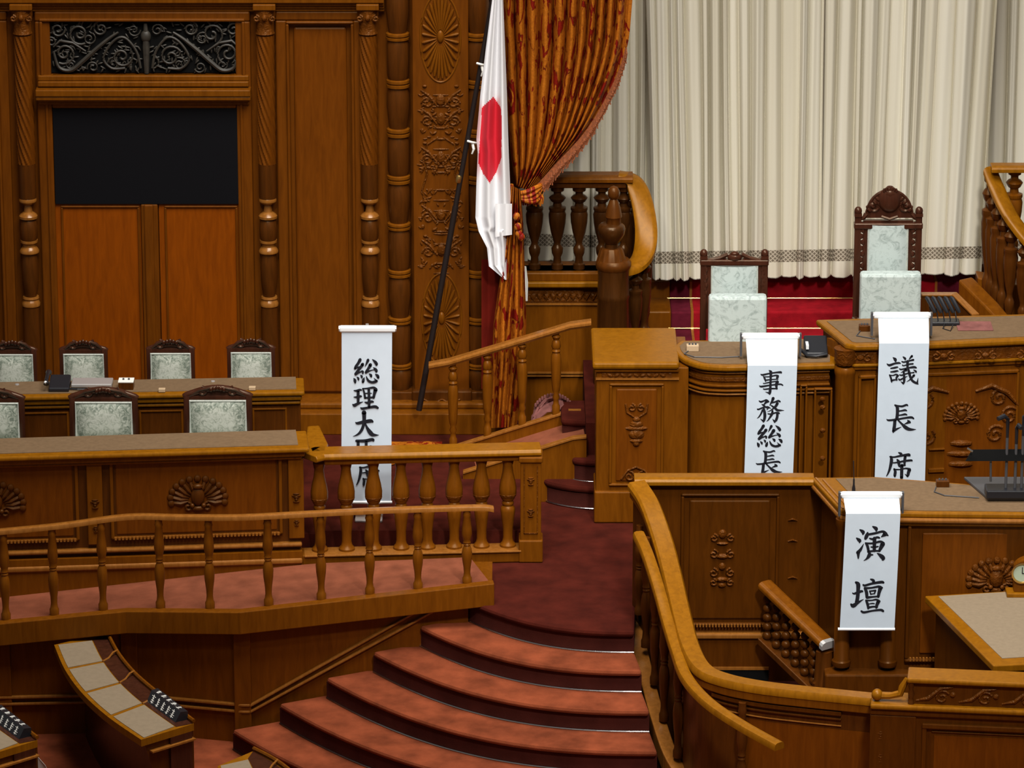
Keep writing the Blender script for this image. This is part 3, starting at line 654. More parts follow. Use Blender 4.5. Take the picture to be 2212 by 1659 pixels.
def scroll_set(py, flip=1):
    mb = MB(); zc = zat(py, 2.49)
    for s in (-1, 1):
        mb.tube(spiral((pcx + s * .10, 2.487, zc), .045, .01, R(0 if s > 0 else 180), s * 1.3 * flip, 18), .010, 6)
        mb.tube([(pcx + s * .15, 2.487, zc + .1), (pcx + s * .09, 2.484, zc + .06), (pcx + s * .03, 2.484, zc - .02)], [.006, .014, .006], 6)
        mb.ball((pcx + s * .12, 2.487, zc + .13), .018, .012, .012, 8, 5); mb.ball((pcx + s * .14, 2.487, zc - .07), .015, .012, .018, 8, 5)
        mb.ball((pcx + s * .05, 2.487, zc - .09), .026, .012, .011, 8, 5, Matrix.Rotation(s * .6, 3, 'Y'))
    mb.ball((pcx, 2.486, zc + .02), .034, .016, .05, 10, 6); mb.build('relief_scroll', 'wood_carved', pl, smooth=True)
for q in (222, 262, 345, 470, 545): scroll_set(q)
mb = MB()
for py0, py1 in ((205, 300), (322, 372), (410, 500), (505, 590)):
    mb = MB(); rng = random.Random(py0)
    for k in range(26):
        u = rng.uniform(.02, .16); z = zat(rng.uniform(py0, py1), 2.49); a = rng.uniform(-1.2, 1.2); w = rng.uniform(.014, .028)
        for s in (-1, 1): mb.ball((pcx + s * u, 2.488, z), w, .009, .008, 7, 4, Matrix.Rotation(s * a, 3, 'Y'))
    for k in range(5): mb.tube([(pcx + s_ * .02, 2.488, zat(lerp(py0, py1, k / 4), 2.49)) for s_ in (-3, -1, 0, 1, 3)], [.003, .008, .010, .008, .003], 6)
    mb.build('leaf_relief', 'wood_carved', pl, smooth=True)
for s in (-1, 1):
    mb = MB(); mb.tube([(pcx + s * u * .4, 2.487, zat(v, 2.49)) for u, v in ((.05, 296), (.26, 312), (.33, 345), (.26, 375), (.36, 410), (.30, 450), (.10, 480))], .008, 6); mb.build('strapwork', 'wood_carved', pl, smooth=True)
mb = MB()
for s in (-1, 1):
    for v in (870, 862): mb.tube([(pcx + s * .14, 2.437, zat(v, 2.44)), (pcx + s * .07, 2.43, zat(v + 10, 2.44)), (pcx, 2.435, zat(v, 2.44))], .008, 6)
mb.build('base_garland', 'wood_carved', pl, smooth=True); mb = MB()
for k in range(7): mb.ball((pcx + (k - 3) * .017, 2.486, zat(372 - 9 * (3 - abs(k - 3)), 2.49)), .010, .012, .022, 8, 5)
mb.build('leaf_spray', 'wood_carved', pl, smooth=True)
# ---------------------------------------------------------------- flag
YF = 2.16
fp = thing('flagpole', 'black lacquered flagpole with brass ring leaning beside carved pilaster', 'flagpole', at(905, 886, Y=YF))
a, b = at(905, 886, Y=YF), at(1064, 0, Y=YF); top = a + (b - a) * 1.12
MB().tube([a, a.lerp(top, .45)], .023, 14).build('lower_pole', 'lacquer_black', fp, smooth=True)
MB().tube([a.lerp(top, .45), top], .0195, 14).build('upper_pole', 'lacquer_black', fp, smooth=True)
q = at(991, 386, Y=YF); dd = (top - a).normalized()
MB().tube([q - dd * .03, q - dd * .02, q + dd * .02, q + dd * .03], [.024, .027, .027, .023], 16).build('brass_ring', 'brass', fp, smooth=True)
fl = thing('flag', 'white flag with red disc hanging from the leaning black pole', 'flag', at(1064, 5, Y=YF))
LE = [(1076, -130), (1063, 0), (1050, 100), (1038, 200), (1029, 300), (1032, 330), (1029, 400), (1027, 470), (1034, 500), (1052, 535), (1056, 575), (1092, 605)]
RE = [(1088, -130), (1087, 0), (1091, 100), (1095, 200), (1098, 300), (1099, 330), (1102, 400), (1105, 470), (1106, 492), (1094, 500), (1094, 550), (1094, 605)]
NU, NV = 64, 220; rows = []; fm = []
DISC = [(1066, 209), (1082, 232), (1084, 260), (1083, 342), (1072, 372), (1058, 396), (1044, 376), (1033, 352), (1037, 300), (1041, 232)]
def inside(x, y, P_):
    c = False
    for i in range(len(P_)):
        x1, y1 = P_[i - 1]; x2, y2 = P_[i]
        if (y1 > y) != (y2 > y) and x < (x2 - x1) * (y - y1) / (y2 - y1) + x1: c = not c
    return c
def edge(E_, py):
    for (xa_, ya), (xb_, yb) in zip(E_[:-1], E_[1:]):
        if ya <= py <= yb: return lerp(xa_, xb_, (py - ya) / max(1e-6, yb - ya))
    return E_[-1][0]
pxg = []
for j in range(NV + 1):
    py = lerp(-120, 604.5, j / NV); l, r_ = edge(LE, py), edge(RE, py); row = []; g = []
    for i in range(NU + 1):
        u = i / NU; w = min(1, (r_ - l) / 60)
        d = -.055 + .045 * w * math.cos(2 * math.pi * (u * 2.1 - .25)) - .008 * math.sin(u * 9 + py * .004)
        if py < 330: d += .0
        p = at(lerp(l, r_, u), py, Y=YF + d - .03); row.append(p); g.append((lerp(l, r_, u), py))
    rows.append(row); pxg.append(g)
for j in range(NV):
    for i in range(NU):
        c = (pxg[j][i][0] + pxg[j + 1][i + 1][0]) / 2, (pxg[j][i][1] + pxg[j + 1][i + 1][1]) / 2; fm.append(1 if inside(c[0], c[1], DISC) else 0)
MB().grid(rows).build('cloth', None, fl, smooth=True, mats=['flag_white', 'flag_red'], fmat=fm)
rows = []
for j in range(20):
    py = lerp(440, 512, j / 19); rows.append([at(lerp(1070, 1106, i / 8), py - 5 * i / 8 * (j / 19), Y=YF - .12 + .02 * math.sin(i * .9)) for i in range(9)])
MB().grid(rows).build('folded_corner', 'flag_white', fl, smooth=True)
for px, py in ((1040, 138), (1020, 306)):
    c = at(px, py, Y=YF - .03); mb = MB(); mb.tube([c + Vector((-.035, 0, .005)), c + Vector((0, -.02, .0)), c + Vector((.03, 0, -.01))], .009, 6)
    mb.tube([c, c + Vector((.012, -.02, -.05)), c + Vector((.0, -.02, -.09))], [.012, .011, .008], 6); mb.build('tie_cord', 'paper_white', fl, smooth=True)
# ---------------------------------------------------------------- brocade drape
dp = thing('brocade_drape', 'red and gold brocade drape tied back behind the flag', 'drape', (0.0, 2.3, 1.3))
LP = [(1084, -420), (1084, 0), (1090, 120), (1098, 260), (1106, 350), (1112, 388), (1114, 400)]
RP = [(1392, -420), (1366, 0), (1350, 120), (1312, 210), (1266, 285), (1205, 352), (1160, 402)]
def pp(P_, t): 
    k = t * (len(P_) - 1); i = min(int(k), len(P_) - 2); return lerp(P_[i][0], P_[i + 1][0], k - i), lerp(P_[i][1], P_[i + 1][1], k - i)
LPs = [(p.x, p.y) for p in smooth_path([(a, b, 0) for a, b in LP], 8)]; RPs = [(p.x, p.y) for p in smooth_path([(a, b, 0) for a, b in RP], 8)]
rows = []; NU = 200
for j in range(61):
    t = j / 60; l, r_ = pp(LPs, t), pp(RPs, t); row = []
    for i in range(NU + 1):
        u = i / NU; uu = u ** 0.9
        amp = .17 * (1 - .6 * t) * (1 - .85 * max(0, (u - .86) / .14))
        ph = math.pi * (u * 11.3 + .25 * math.sin(9 * u))
        d = amp * abs(math.sin(ph)) ** .7
        row.append(at(lerp(l[0], r_[0], uu), lerp(l[1], r_[1], uu) - 26 * math.sin(math.pi * u) * max(0, t - .7) * -1, Y=2.46 - d - .05 * u))
    rows.append(row)
MB().grid(rows).build('upper_swag', 'brocade', dp, smooth=True)
mb = MB()
for i in range(120):
    t = .30 + .70 * i / 119; p = pp(RPs, t); tz = pp(RPs, min(1, t + .02)); q = at(p[0] - 2, p[1], Y=2.29)
    ln = .075 + .05 * t + random.uniform(-.012, .012)
    mb.tube([q, q + Vector((.004, -.02, -ln * .5)), q + Vector((-.003 + random.uniform(-.008, .008), -.02, -ln))], [.007, .009, .006], 5)
mb.build('tassel_fringe', 'fringe_russet', dp)
mb = MB()
for k in range(4):
    c = at(1136, 398 + k * 6, Y=2.30); pts = [c + Vector((.11 * math.cos(a), -.02 - .09 * max(-.3, math.sin(a)), .02 * math.sin(a * 2 + k) - .03 * math.sin(a))) for a in [math.pi * (i / 12) for i in range(13)]]
    mb.tube(pts, .018, 8)
for i in range(14):
    c = at(1112 + i * 4.6, 412, Y=2.26); mb.tube([c, c + Vector((0, -.01, -.05)), c + Vector((0, -.01, -.10 - random.random() * .02))], [.010, .012, .007], 5)
mb.build('tie_back', 'brocade', dp, smooth=True)
TL = [(1104, 400), (1094, 500), (1080, 600), (1066, 700), (1062, 800), (1058, 925)]
TR = [(1124, 410), (1130, 480), (1134, 600), (1137, 700), (1130, 800), (1116, 922)]
rows = []
for j in range(41):
    t = j / 40; l, r_ = pp(TL, t), pp(TR, t)
    rows.append([at(lerp(l[0], r_[0], i / 60), lerp(l[1], r_[1], i / 60), Y=2.14 - .06 * abs(math.sin(i / 60 * math.pi * 5.2)) ** .7 + .02 * math.sin(t * 5 + i * .3)) for i in range(61)])
MB().grid(rows).build('hanging_tail', 'brocade', dp, smooth=True)
mb = MB()
for i, (px, py) in enumerate(((1116, 468), (1119, 490), (1121, 505), (1126, 512))): mb.ball(at(px, py, Y=2.03), .028, .024, .034, 9, 6)
mb.build('rosette_trim', 'brocade', dp, smooth=True)
rows = [[at(lerp(1040, 1078, i / 8), py, Y=2.3 - .02 * math.cos(i)) for i in range(9)] for py in (560, 700, 840)]
MB().grid(rows).build('red_lining', 'drape_red', dp, smooth=True)
tag(MB().grid([[at(lerp(a, b, i / 4), py, Y=2.5 - .01 * (i % 2)) for i in range(5)] for a, b, py in ((1132, 1136, 575), (1131, 1140, 610), (1131, 1139, 650))]).build('white_strap', 'paper_white', solid=.006), 'narrow white cloth strip hanging beside the drape tail', 'cloth strip')
# ---------------------------------------------------------------- sheer curtains behind the throne steps
def curtain(name, label, pxl, pxr, Y, hem0, hem1, nf, seed, top_l, top_r):
    rng = random.Random(seed); t = thing(name, label, 'curtain', at((pxl + pxr) / 2, hem0, Y=Y), 'cream curtains of the alcove')
    # a row of pleats of uneven width and depth
    prof = []; u = 0.0
    while u < 1:
        w = rng.uniform(.5, 1.6) / nf; d = rng.uniform(.35, 1.0); prof.append((u, w, d, rng.random())); u += w
    def depth(x):
        for (a, w, d, s) in prof:
            if a <= x < a + w:
                q = (x - a) / w; return d * (math.sin(math.pi * q) ** (.25 + .5 * s)) + .06 * d * math.sin(4 * math.pi * q + s * 6)
        return 0
    NX = 420; hemy = lambda u: lerp(hem0, hem1, u)
    def strip(y0f, y1f, ny, mat, nm, fr_=0.0):
        rows = []
        for j in range(ny + 1):
            row = []
            for i in range(NX + 1):
                u = i / NX; py = lerp(y0f(u), y1f(u), j / ny)
                s = (py + 260) / 860; x = lerp(lerp(top_l, pxl, s), lerp(top_r, pxr, s), u) + 3 * math.sin(u * 23 + s * 3) * s
                extra = (fr_ * (j / ny)) * (.5 + .5 * math.sin(i * 2.1)) if fr_ else 0
                row.append(at(x, py + ((extra * 60 + 9 * (depth(u) - .6) * j / ny) if fr_ else 0), Y=Y - .12 * depth(u)))
            rows.append(row)
        return MB().grid(rows).build(nm, mat, t, smooth=False)
    strip(lambda u: -300, lambda u: hemy(u) - 58, 8, 'curtain_cream', 'pleated_cloth')
    strip(lambda u: hemy(u) - 58, lambda u: hemy(u) - 32, 2, 'lace_hem', 'lace_band')
    strip(lambda u: hemy(u) - 32, lambda u: hemy(u), 3, 'curtain_cream', 'fringe', .06)
    for o in t.children:
        for p in o.data.polygons: p.use_smooth = True
    return t
curtain('alcove_curtain', 'broad cream pleated curtain half on the side of the balcony with newel', 1409, 1772, 3.42, 602, 597, 15, 3, 1388, 1786)
curtain('alcove_curtain', 'broad cream pleated curtain half behind the tall carved chair', 1768, 2117, 3.44, 597, 590, 14, 5, 1784, 2172)
curtain('alcove_curtain', 'greyish cream curtain hanging behind balusters beside the brocade drape', 1118, 1420, 3.60, 562, 570, 9, 8, 1120, 1424)
curtain('alcove_curtain', 'cream curtain in the corner behind the partly shown balustrade', 2095, 2330, 3.70, 570, 570, 7, 11, 2120, 2350)
# ---------------------------------------------------------------- throne steps
sx0, sx1 = xat(1452, 650, 3.0), xat(2120, 650, 3.0)
Y1, Y2 = at(1700, 710, Z=1.755).y, at(1700, 645, Z=1.89).y
Y0 = Y1 - (Y2 - Y1); Y3 = Y2 + .30
ts = thing('throne_steps', 'red carpeted steps with brass rods leading up to the cream curtains', 'steps', ((sx0 + sx1) / 2, Y1, ZD))
rx0, rx1 = xat(1498, 650, 3.0), xat(2036, 640, 3.0)
for k, (ya, z) in enumerate(((Y0, 1.755), (Y1, 1.89), (Y2, 2.025))):
    yb = 4.55
    MB().box(sx0, sx1, ya, yb, z - .135, z).build('step', 'carpet_side', ts, .012)
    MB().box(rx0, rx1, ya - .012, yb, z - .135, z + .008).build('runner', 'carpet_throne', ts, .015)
    MB().tube([(sx0 - .02, ya - .02, z - .125), (sx1 + .02, ya - .02, z - .125)], .007, 8).build('stair_rod', 'brass', ts)
    for xx in (rx0, rx1): MB().box(xx - .010, xx + .010, ya - .016, yb, z - .135, z + .010).build('runner_edge', 'wood_worn', ts)
    MB().box(xat(1404 - 4 * k, 650, 3.0), sx0, ya - .02, yb, ZD - .2, z + .012).build('wooden_end', 'wood_desk', ts, .012)
    MB().box(sx1, sx1 + .35, ya - .02, yb, ZD - .2, z + .012).build('wooden_end', 'wood_desk', ts, .012)
# ---------------------------------------------------------------- balcony balustrades at both ends of the alcove
AB = [(0,.045),(.06,.045),(.075,.032),(.14,.028),(.19,.042),(.25,.046),(.28,.034),(.30,.026),(.33,.028),(.44,.05),(.56,.064),(.66,.068),(.70,.06),(.715,.066),(.745,.066),(.76,.036),(.80,.032),(.82,.05),(.86,.066),(.885,.05),(.90,.03),(.93,.03),(.945,.05),(1,.055)]
lb = thing('balcony_balustrade', 'dark wooden balcony balustrade with curling end rail beside the brocade drape', 'balustrade', (xat(1210, 580, 2.9), 2.9, 2.3))
YB2 = 2.9; zb0, zb1 = zat(580, YB2), zat(388, YB2)
xl, xr = xat(1118, 500, YB2), xat(1352, 500, YB2)
MB().sweep([(xl, YB2, zb1), (xr + .05, YB2, zb1)], rail_prof(.2, .05)).build('top_rail', 'wood_desk', lb, .004)
MB().box(xl, xr, YB2 - .075, YB2 + .06, zb1 - .05, zb1).build('under_rail', 'wood_dark', lb, .01)
for px in (1155, 1204, 1251, 1300, 1347):
    h = zb1 - .05 - zb0; MB().lathe((xat(px, 480, YB2), YB2, zb0), [(z * h, r) for z, r in AB], 18).build('baluster', 'wood_old', lb, smooth=True)
# its panelled dado
dd_ = bpy.data.objects.new('wall_dado', None); COL.objects.link(dd_); struct(dd_)
MB().box(xl - .05, xr - .1, YB2 - .06, YB2 + .2, 1.0, zb0).build('dado_panel', 'wood_desk', dd_)
MB().box(xl, xr - .1, YB2 - .11, YB2 + .1, zat(608, YB2 - .1), zb0).build('base_rail', 'wood_desk', dd_, .012)
MB().box(xl, xr - .1, YB2 - .14, YB2 + .1, zat(622, YB2 - .14), zat(610, YB2 - .14)).build('base_ledge', 'wood_rail', dd_, .01)
mb = MB(); za, zb2 = zat(652, YB2 - .07), zat(627, YB2 - .07)
mb.box(xl, xr - .1, YB2 - .07, YB2, za, zb2)
for i in range(12):
    x = lerp(xl + .12, xr - .15, i / 11); mb.ball((x, YB2 - .07, (za + zb2) / 2), .022, .014, .028, 8, 5, Matrix.Rotation((-1) ** i * .6, 3, 'Y'))
    mb.tube([(x, YB2 - .075, za + .02), (x + .03, YB2 - .08, zb2 - .02), (x + .055, YB2 - .075, za + .03)], .007, 5)
mb.build('carved_frieze', 'wood_carved', dd_, smooth=True)
MB().box(xl, xr - .1, YB2 - .075, YB2, zat(659, YB2 - .07), zat(655, YB2 - .07)).build('frieze_bead', 'wood_worn', dd_)
for q in (804, 810): MB().box(xl, xr - .1, YB2 - .08, YB2, zat(q + 3, YB2 - .07), zat(q, YB2 - .07)).build('skirting_line', 'wood_worn', dd_)
# curling rail
cp = smooth_path([at(1338, 378, Y=2.90), at(1368, 388, Y=2.88), at(1386, 430, Y=2.78), at(1396, 495, Y=2.62), at(1390, 545, Y=2.5), at(1368, 573, Y=2.40), at(1335, 583, Y=2.32)], 8)
MB().sweep([p - Vector((0, 0, .035)) for p in cp], rail_prof(.17, .06)).build('curling_rail', 'wood_rail', lb, smooth=True)
for t_ in (.14, .30, .48, .64, .8):
    p = along(cp, t_); zb = 1.755 if t_ > .6 else (1.89 if t_ > .3 else 2.02)
    h = p.z - .03 - zb; MB().lathe((p.x, p.y + .02, zb), [(z * h, r * .82) for z, r in AB], 16).build('stair_baluster', 'wood_old', lb, smooth=True)
# newel with urn finial
nx = xat(1325, 600, 2.28); nw = thing('newel_post', 'round dark newel post with urn finial below the curling rail', 'newel post', (nx, 2.28, ZD))
Zn = lambda py: zat(py, 2.2)
MB().lathe((nx, 2.28, 0), [(ZD - .1, .15), (Zn(768), .15), (Zn(762), .128), (Zn(735), .122), (Zn(650), .120), (Zn(645), .126), (Zn(640), .120), (Zn(600), .118), (Zn(584), .122)], 32).build('shaft', 'wood_old', nw, smooth=True)
MB().lathe((nx, 2.28, 0), [(Zn(586), .124), (Zn(580), .135), (Zn(572), .135), (Zn(566), .118)], 32).build('cap_ring', 'wood_dark', nw, smooth=True)
nx2 = xat(1321, 500, 2.28)
MB().lathe((nx2, 2.28, 0), [(Zn(572), .112), (Zn(545), .085), (Zn(541), .075)], 40, twist=lambda a, z: .04 * math.cos(14 * a)).build('fluted_cup', 'wood_dark', nw, smooth=True)
MB().lathe((nx2, 2.28, 0), [(Zn(543), .05), (Zn(532), .05), (Zn(526), .07), (Zn(512), .098), (Zn(500), .106), (Zn(494), .1), (Zn(490), .085), (Zn(488), .05)], 32).build('bowl', 'wood_old', nw, smooth=True)
MB().lathe((nx2 + .015, 2.28, 0), [(Zn(490), .055), (Zn(478), .055), (Zn(474), .064), (Zn(455), .052), (Zn(440), .034), (Zn(436), .026), (Zn(434), .034), (Zn(428), .045), (Zn(418), .044), (Zn(411), .03), (Zn(408), .008)], 24).build('finial', 'wood_dark', nw, smooth=True)
# opposite balcony, cut by the frame
rbq = thing('balcony_balustrade', 'honey-railed balcony balustrade cut off by the picture edge beyond the tall chair', 'balustrade', (xat(2180, 580, 2.9), 2.9, 2.3))
MB().sweep([(xat(2140, 365, YB2), YB2, zat(368, YB2)), (xat(2330, 365, YB2), YB2, zat(368, YB2))], rail_prof(.16, .05)).build('top_rail', 'wood_rail', rbq, .004)
cp = smooth_path([at(2139, 366, Y=2.92), at(2152, 400, Y=2.85), at(2170, 440, Y=2.74), at(2195, 482, Y=2.62), at(2240, 535, Y=2.45), at(2300, 575, Y=2.3)], 8)
MB().sweep([p - Vector((0, 0, .03)) for p in cp], rail_prof(.13, .055)).build('curling_rail', 'wood_rail', rbq, smooth=True)
for t_ in (.02, .15, .28, .41, .55, .7, .84):
    p = along(cp, t_); zb = 1.95 - .05 * t_; h = p.z - .03 - zb
    MB().lathe((p.x + .0, p.y + .03, zb), [(z * h, r * .85) for z, r in AB], 16).build('stair_baluster', 'wood_dark', rbq, smooth=True)
for px in (2190, 2240): 
    h = zat(368, YB2) - zat(580, YB2); MB().lathe((xat(px, 480, YB2), YB2 + .05, zat(580, YB2)), [(z * h, r) for z, r in AB], 16).build('baluster', 'wood_desk', rbq, smooth=True)
MB().prism([at(2112, 600, Y=2.95), at(2112, 700, Y=2.95), at(2330, 760, Y=2.95), at(2330, 640, Y=2.95)], (0, .2, 0)).build('stringer', 'wood_desk', rbq, .01)
MB().sweep([at(2085, 600, Y=2.85), at(2140, 655, Y=2.6), at(2180, 700, Y=2.45), at(2300, 790, Y=2.2)], rect_prof(-.07, .07, -.3, 0)).build('curb', 'wood_desk', rbq, .015)
# ---------------------------------------------------------------- access ramp between two stringers, with handrail
ar = thing('access_ramp', 'short carpeted access ramp between two plain wooden side boards', 'ramp', (0.1, 1.2, ZL))
S1 = [at(985, 968, Y=1.84), at(1228, 892, Y=1.84), at(1256, 892, Y=1.84)]
S2 = [at(1000, 1024, Y=1.24), at(1238, 950, Y=1.24), at(1267, 947, Y=1.24)]
for S, nm in ((S1, 'rear_side_board'), (S2, 'front_side_board')):
    MB().prism([(S[0].x, S[0].y, ZL)] + [tuple(p) for p in S] + [(S[2].x, S[2].y, ZL)], (0, .06, 0)).build(nm, 'wood_desk', ar)
    MB().sweep(S, rect_prof(-.045, .012, -.0, .02)).build('top_edge', 'wood_worn', ar, .004)
MB().prism([S2[0] + Vector((0, .05, -.08)), S2[2] + Vector((0, .05, -.05)), S1[2] + Vector((0, 0, -.05)), S1[0] + Vector((0, 0, -.08))], (0, 0, -.03)).build('ramp_carpet', 'carpet_ramp', ar)
hr = thing('ramp_handrail', 'slanting wooden handrail on four turned posts before the brocade tail', 'handrail', (0.2, 1.65, 1.5))
HR = [at(926, 783, Y=1.87), at(970, 775, Y=1.87), at(1100, 736, Y=1.87), at(1232, 696, Y=1.87), at(1277, 690, Y=1.87)]
MB().sweep([p - Vector((0, 0, .03)) for p in HR], [(-.035, -.02), (-.05, 0), (-.05, .016), (-.03, .028), (.03, .028), (.05, .016), (.05, 0), (.035, -.02)]).build('rail', 'wood_worn', hr)
TB = [(0,.03),(.1,.03),(.12,.022),(.17,.02),(.2,.028),(.24,.02),(.28,.028),(.34,.033),(.62,.040),(.70,.036),(.73,.028),(.75,.036),(.775,.028),(.80,.036),(.86,.03),(.88,.02),(.92,.034),(.94,.02),(1,.034)]
for px, pb, ptp in ((979, 966, 780), (1053, 942, 756), (1128, 918, 732), (1201, 894, 712)):
    q = at(px, pb, Y=1.87); h = zat(ptp, 1.87) - q.z; MB().lathe(q, [(z * h, r) for z, r in TB], 16).build('baluster', 'wood_desk', hr, smooth=True)
# steps up to the dais beside it
ds = thing('dais_steps', 'narrow dark red curved steps beside the presiding desk pier', 'steps', (.45, 1.2, ZL))
for k, (pxa, py, z, Yb) in enumerate(((1172, 1043, ZL + .18, 1.5), (1236, 985, ZL + .35, 1.75), (1212, 900, ZL + .52, 2.1))):
    c = at(1262, py + 8, Z=z); a_ = at(pxa, py - (4 if k == 0 else -10), Z=z)
    pts = [(a_.x, Yb)] + [(lerp(a_.x, c.x + .1, i / 12), lerp(a_.y + .06, c.y - .02, math.sin(math.pi / 2 * i / 12) ** .7)) for i in range(13)] + [(.8, c.y - .02), (.8, Yb)]
    MB().prism([(x, y, z - .05) for x, y in pts], (0, 0, .05)).build('tread', 'carpet_landing', ds, .02)
    MB().prism([(x + .01, y + .02, ZL) for x, y in pts], (0, 0, z - .05 - ZL)).build('riser', 'carpet_shaded', ds)
    MB().tube([(x + .01, y + .012, z - .172) for x, y in pts[1:14]], .006, 6).build('edge_strip', 'steel', ds)
MB_ = MB()
hp = thing('cloth_heap', 'dusky fringed cloth heaped on the floor behind the slanting handrail', 'cloth', at(1195, 890, Y=1.95))
rows = []
c0 = at(1196, 905, Y=2.08)
for j in range(9):
    a = math.pi * j / 8; rows.append([c0 + Vector(((-.16 + .02 * math.sin(i)) * math.cos(a), -.02 * i + .04 * math.sin(3 * a + i), .19 * math.sin(a) * (1 - .05 * i) + .01 * math.sin(5 * a + i))) for i in range(9)])
MB().grid(rows).build('folds', 'cloth_dusky', hp, smooth=True, solid=.008)
mb = MB()
for k in range(15):
    a = math.pi * (.2 + .6 * k / 14); p = c0 + Vector((-.17 * math.cos(a), -.02, .20 * math.sin(a))); mb.ball(p, .012, .012, .018, 7, 4)
mb.build('fringe', 'cloth_dusky', hp, smooth=True)
bh = thing('brocade_cloth', 'crumpled gold and red brocade cloth lying behind the heavy balustrade', 'cloth', at(885, 985, Z=ZH))
rows = []
for j in range(13):
    rows.append([])
    for i in range(25):
        u, w = i / 24, j / 12; p = at(lerp(842, 955, u), lerp(1008 - 30 * u, 958, w), Z=ZH)
        rows[-1].append(p + Vector((0, 0, .012 + .06 * math.sin(math.pi * w) * abs(math.sin(u * 7 + 3 * w)) * math.sin(math.pi * min(1, u * 1.02)))))
MB().grid(rows).build('folds', 'brocade', bh, smooth=True, solid=.006)
# ---------------------------------------------------------------- presiding officer's rostrum
pr = thing('rostrum_pier', 'square wooden pier with carved urn panel ending the raised presiding desk', 'pier', (.9, 1.0, ZL))
x0, x1 = xat(1288, 900, .77), xat(1466, 900, .77); zc = zat(783, .74)
MB().box(x0, x1 + .07, .79, 1.55, ZL, zc - .055).build('body', 'wood_desk', pr, .006)
MB().box(x0 - .03, x1, .74, 1.6, zc - .055, zc).build('cap', 'wood_rail', pr, .018)
MB().box(x0 - .015, x1, .765, 1.57, zc - .085, zc - .055).build('cap_moulding', 'wood_desk', pr, .01)
MB().box(x0 - .012, x1, .765, 1.56, ZL, zat(1062, .765)).build('plinth', 'wood_desk', pr, .012)
MB().box(x0 - .005, x1, .775, 1.56, zat(821, .775), zat(817, .775)).build('frieze_bead', 'wood_worn', pr)
mb = MB(); mb.box(x0 + .04, x1 - .05, .785, .8, zat(816, .79), zat(803, .79))
for i in range(9): mb.ball((lerp(x0 + .1, x1 - .12, i / 8), .785, zat(810, .79)), .026, .012, .014, 8, 5, Matrix.Rotation((-1) ** i * .5, 3, 'Y'))
mb.build('carved_frieze', 'wood_carved', pr, smooth=True)
mb = MB(); pa, pb = xat(1322, 900, .78), xat(1428, 900, .78); frame_boxes(mb, pa - .02, pb + .02, zat(1050, .78), zat(828, .78), .02, .772, .8); mb.build('panel_moulding', 'wood_desk', pr, .008)
MB().box(pa + .03, pb - .03, .78, .8, zat(1040, .78), zat(840, .78)).build('raised_field', 'wood_field', pr, .01)
mb = MB(); pc = (pa + pb) / 2
for py, w, h in ((925, .085, .008), (917, .05, .02), (906, .03, .012), (938, .06, .03), (958, .028, .012), (952, .05, .006)): mb.ball((pc, .78, zat(py, .78)), w, .02, h + .012, 12, 6)
for s in (-1, 1):
    mb.tube(spiral((pc + s * .035, .776, zat(880, .78)), .03, .008, R(90), s * 1.2, 16), .009, 6)
    mb.tube([(pc + s * .02, .775, zat(900, .78)), (pc + s * .07, .772, zat(890, .78)), (pc + s * .08, .775, zat(872, .78))], .008, 6)
mb.build('urn_carving', 'wood_carved', pr, smooth=True); mb = MB()
for s in (-1, 1):
    mb.tube(spiral((pc + s * .05, .776, zat(1028, .78)), .04, .008, R(90), s * 1.3, 16), .009, 6)
    mb.tube([(pc + s * .11, .776, zat(1035, .78)), (pc + s * .06, .772, zat(1015, .78)), (pc, .772, zat(1008, .78))], .009, 6)
mb.build('shell_carving', 'wood_carved', pr, smooth=True)
# secretary's desk: rounded corner
def W2(pts, Z): return [(at(x, y, Z=Z).x, at(x, y, Z=Z).y) for x, y in pts]
def desk_block(par, out, zt, body_in, z0, pad_in, felt='felt_tan', cap='wood_rail', bodymat='wood_desk', capth=.045, ymax=.95):
    flat('body', [(x, min(y, ymax)) for x, y in inset(out, body_in)], z0, zt - capth, bodymat, par)
    flat('cap', out, zt - capth, zt, cap, par, .014)
    flat('writing_pad', inset(out, pad_in), zt - .02, zt + .004, felt, par)
ZS = 2.27
sec_out = [(p.x, p.y) for p in smooth_path([(*W2([q], ZS)[0], 0) for q in ((1455, 747), (1461, 762), (1482, 777), (1520, 788), (1570, 791))], 5)] + W2([(1700, 789), (1806, 786), (1806, 730), (1470, 735)], ZS)
sd = thing('secretary_desk', 'round-cornered wooden desk under the second tallest white banner', 'desk', (1.7, .9, ZL))
desk_block(sd, sec_out, ZS, .05, ZL, .045)
front = [Vector((x, y, 0)) for x, y in inset(sec_out, .045)[:23]]
for py, hh, off, mt in ((806, .012, .016, 'wood_desk'), (818, .03, .010, 'wood_carved'), (833, .016, .022, 'wood_desk'), (843, .014, .03, 'wood_desk'), (851, .012, .024, 'wood_worn')):
    z = zat(py, .68); MB().sweep([p + Vector((0, 0, z)) for p in front], rect_prof(-.01, off, -hh, 0)).build('band', mt, sd, .004)
xa_, xb_ = xat(1722, 900, .68), xat(1800, 900, .68)
mb = MB()
for a, b in ((1726, 1742), (1757, 1796)): frame_boxes(mb, xat(a, 950, .68), xat(b, 950, .68), 1.1, zat(830 + (a == 1757) * 8, .68), .014, .665, .7)
mb.build('side_panels', 'wood_desk', sd, .006)
mb = MB()
for py in (862, 880, 930, 990): MB().ball((xat(1777, py, .68), .68, zat(py, .68)), .022, .014, .02, 8, 5).build('carved_drop', 'wood_carved', sd, smooth=True)
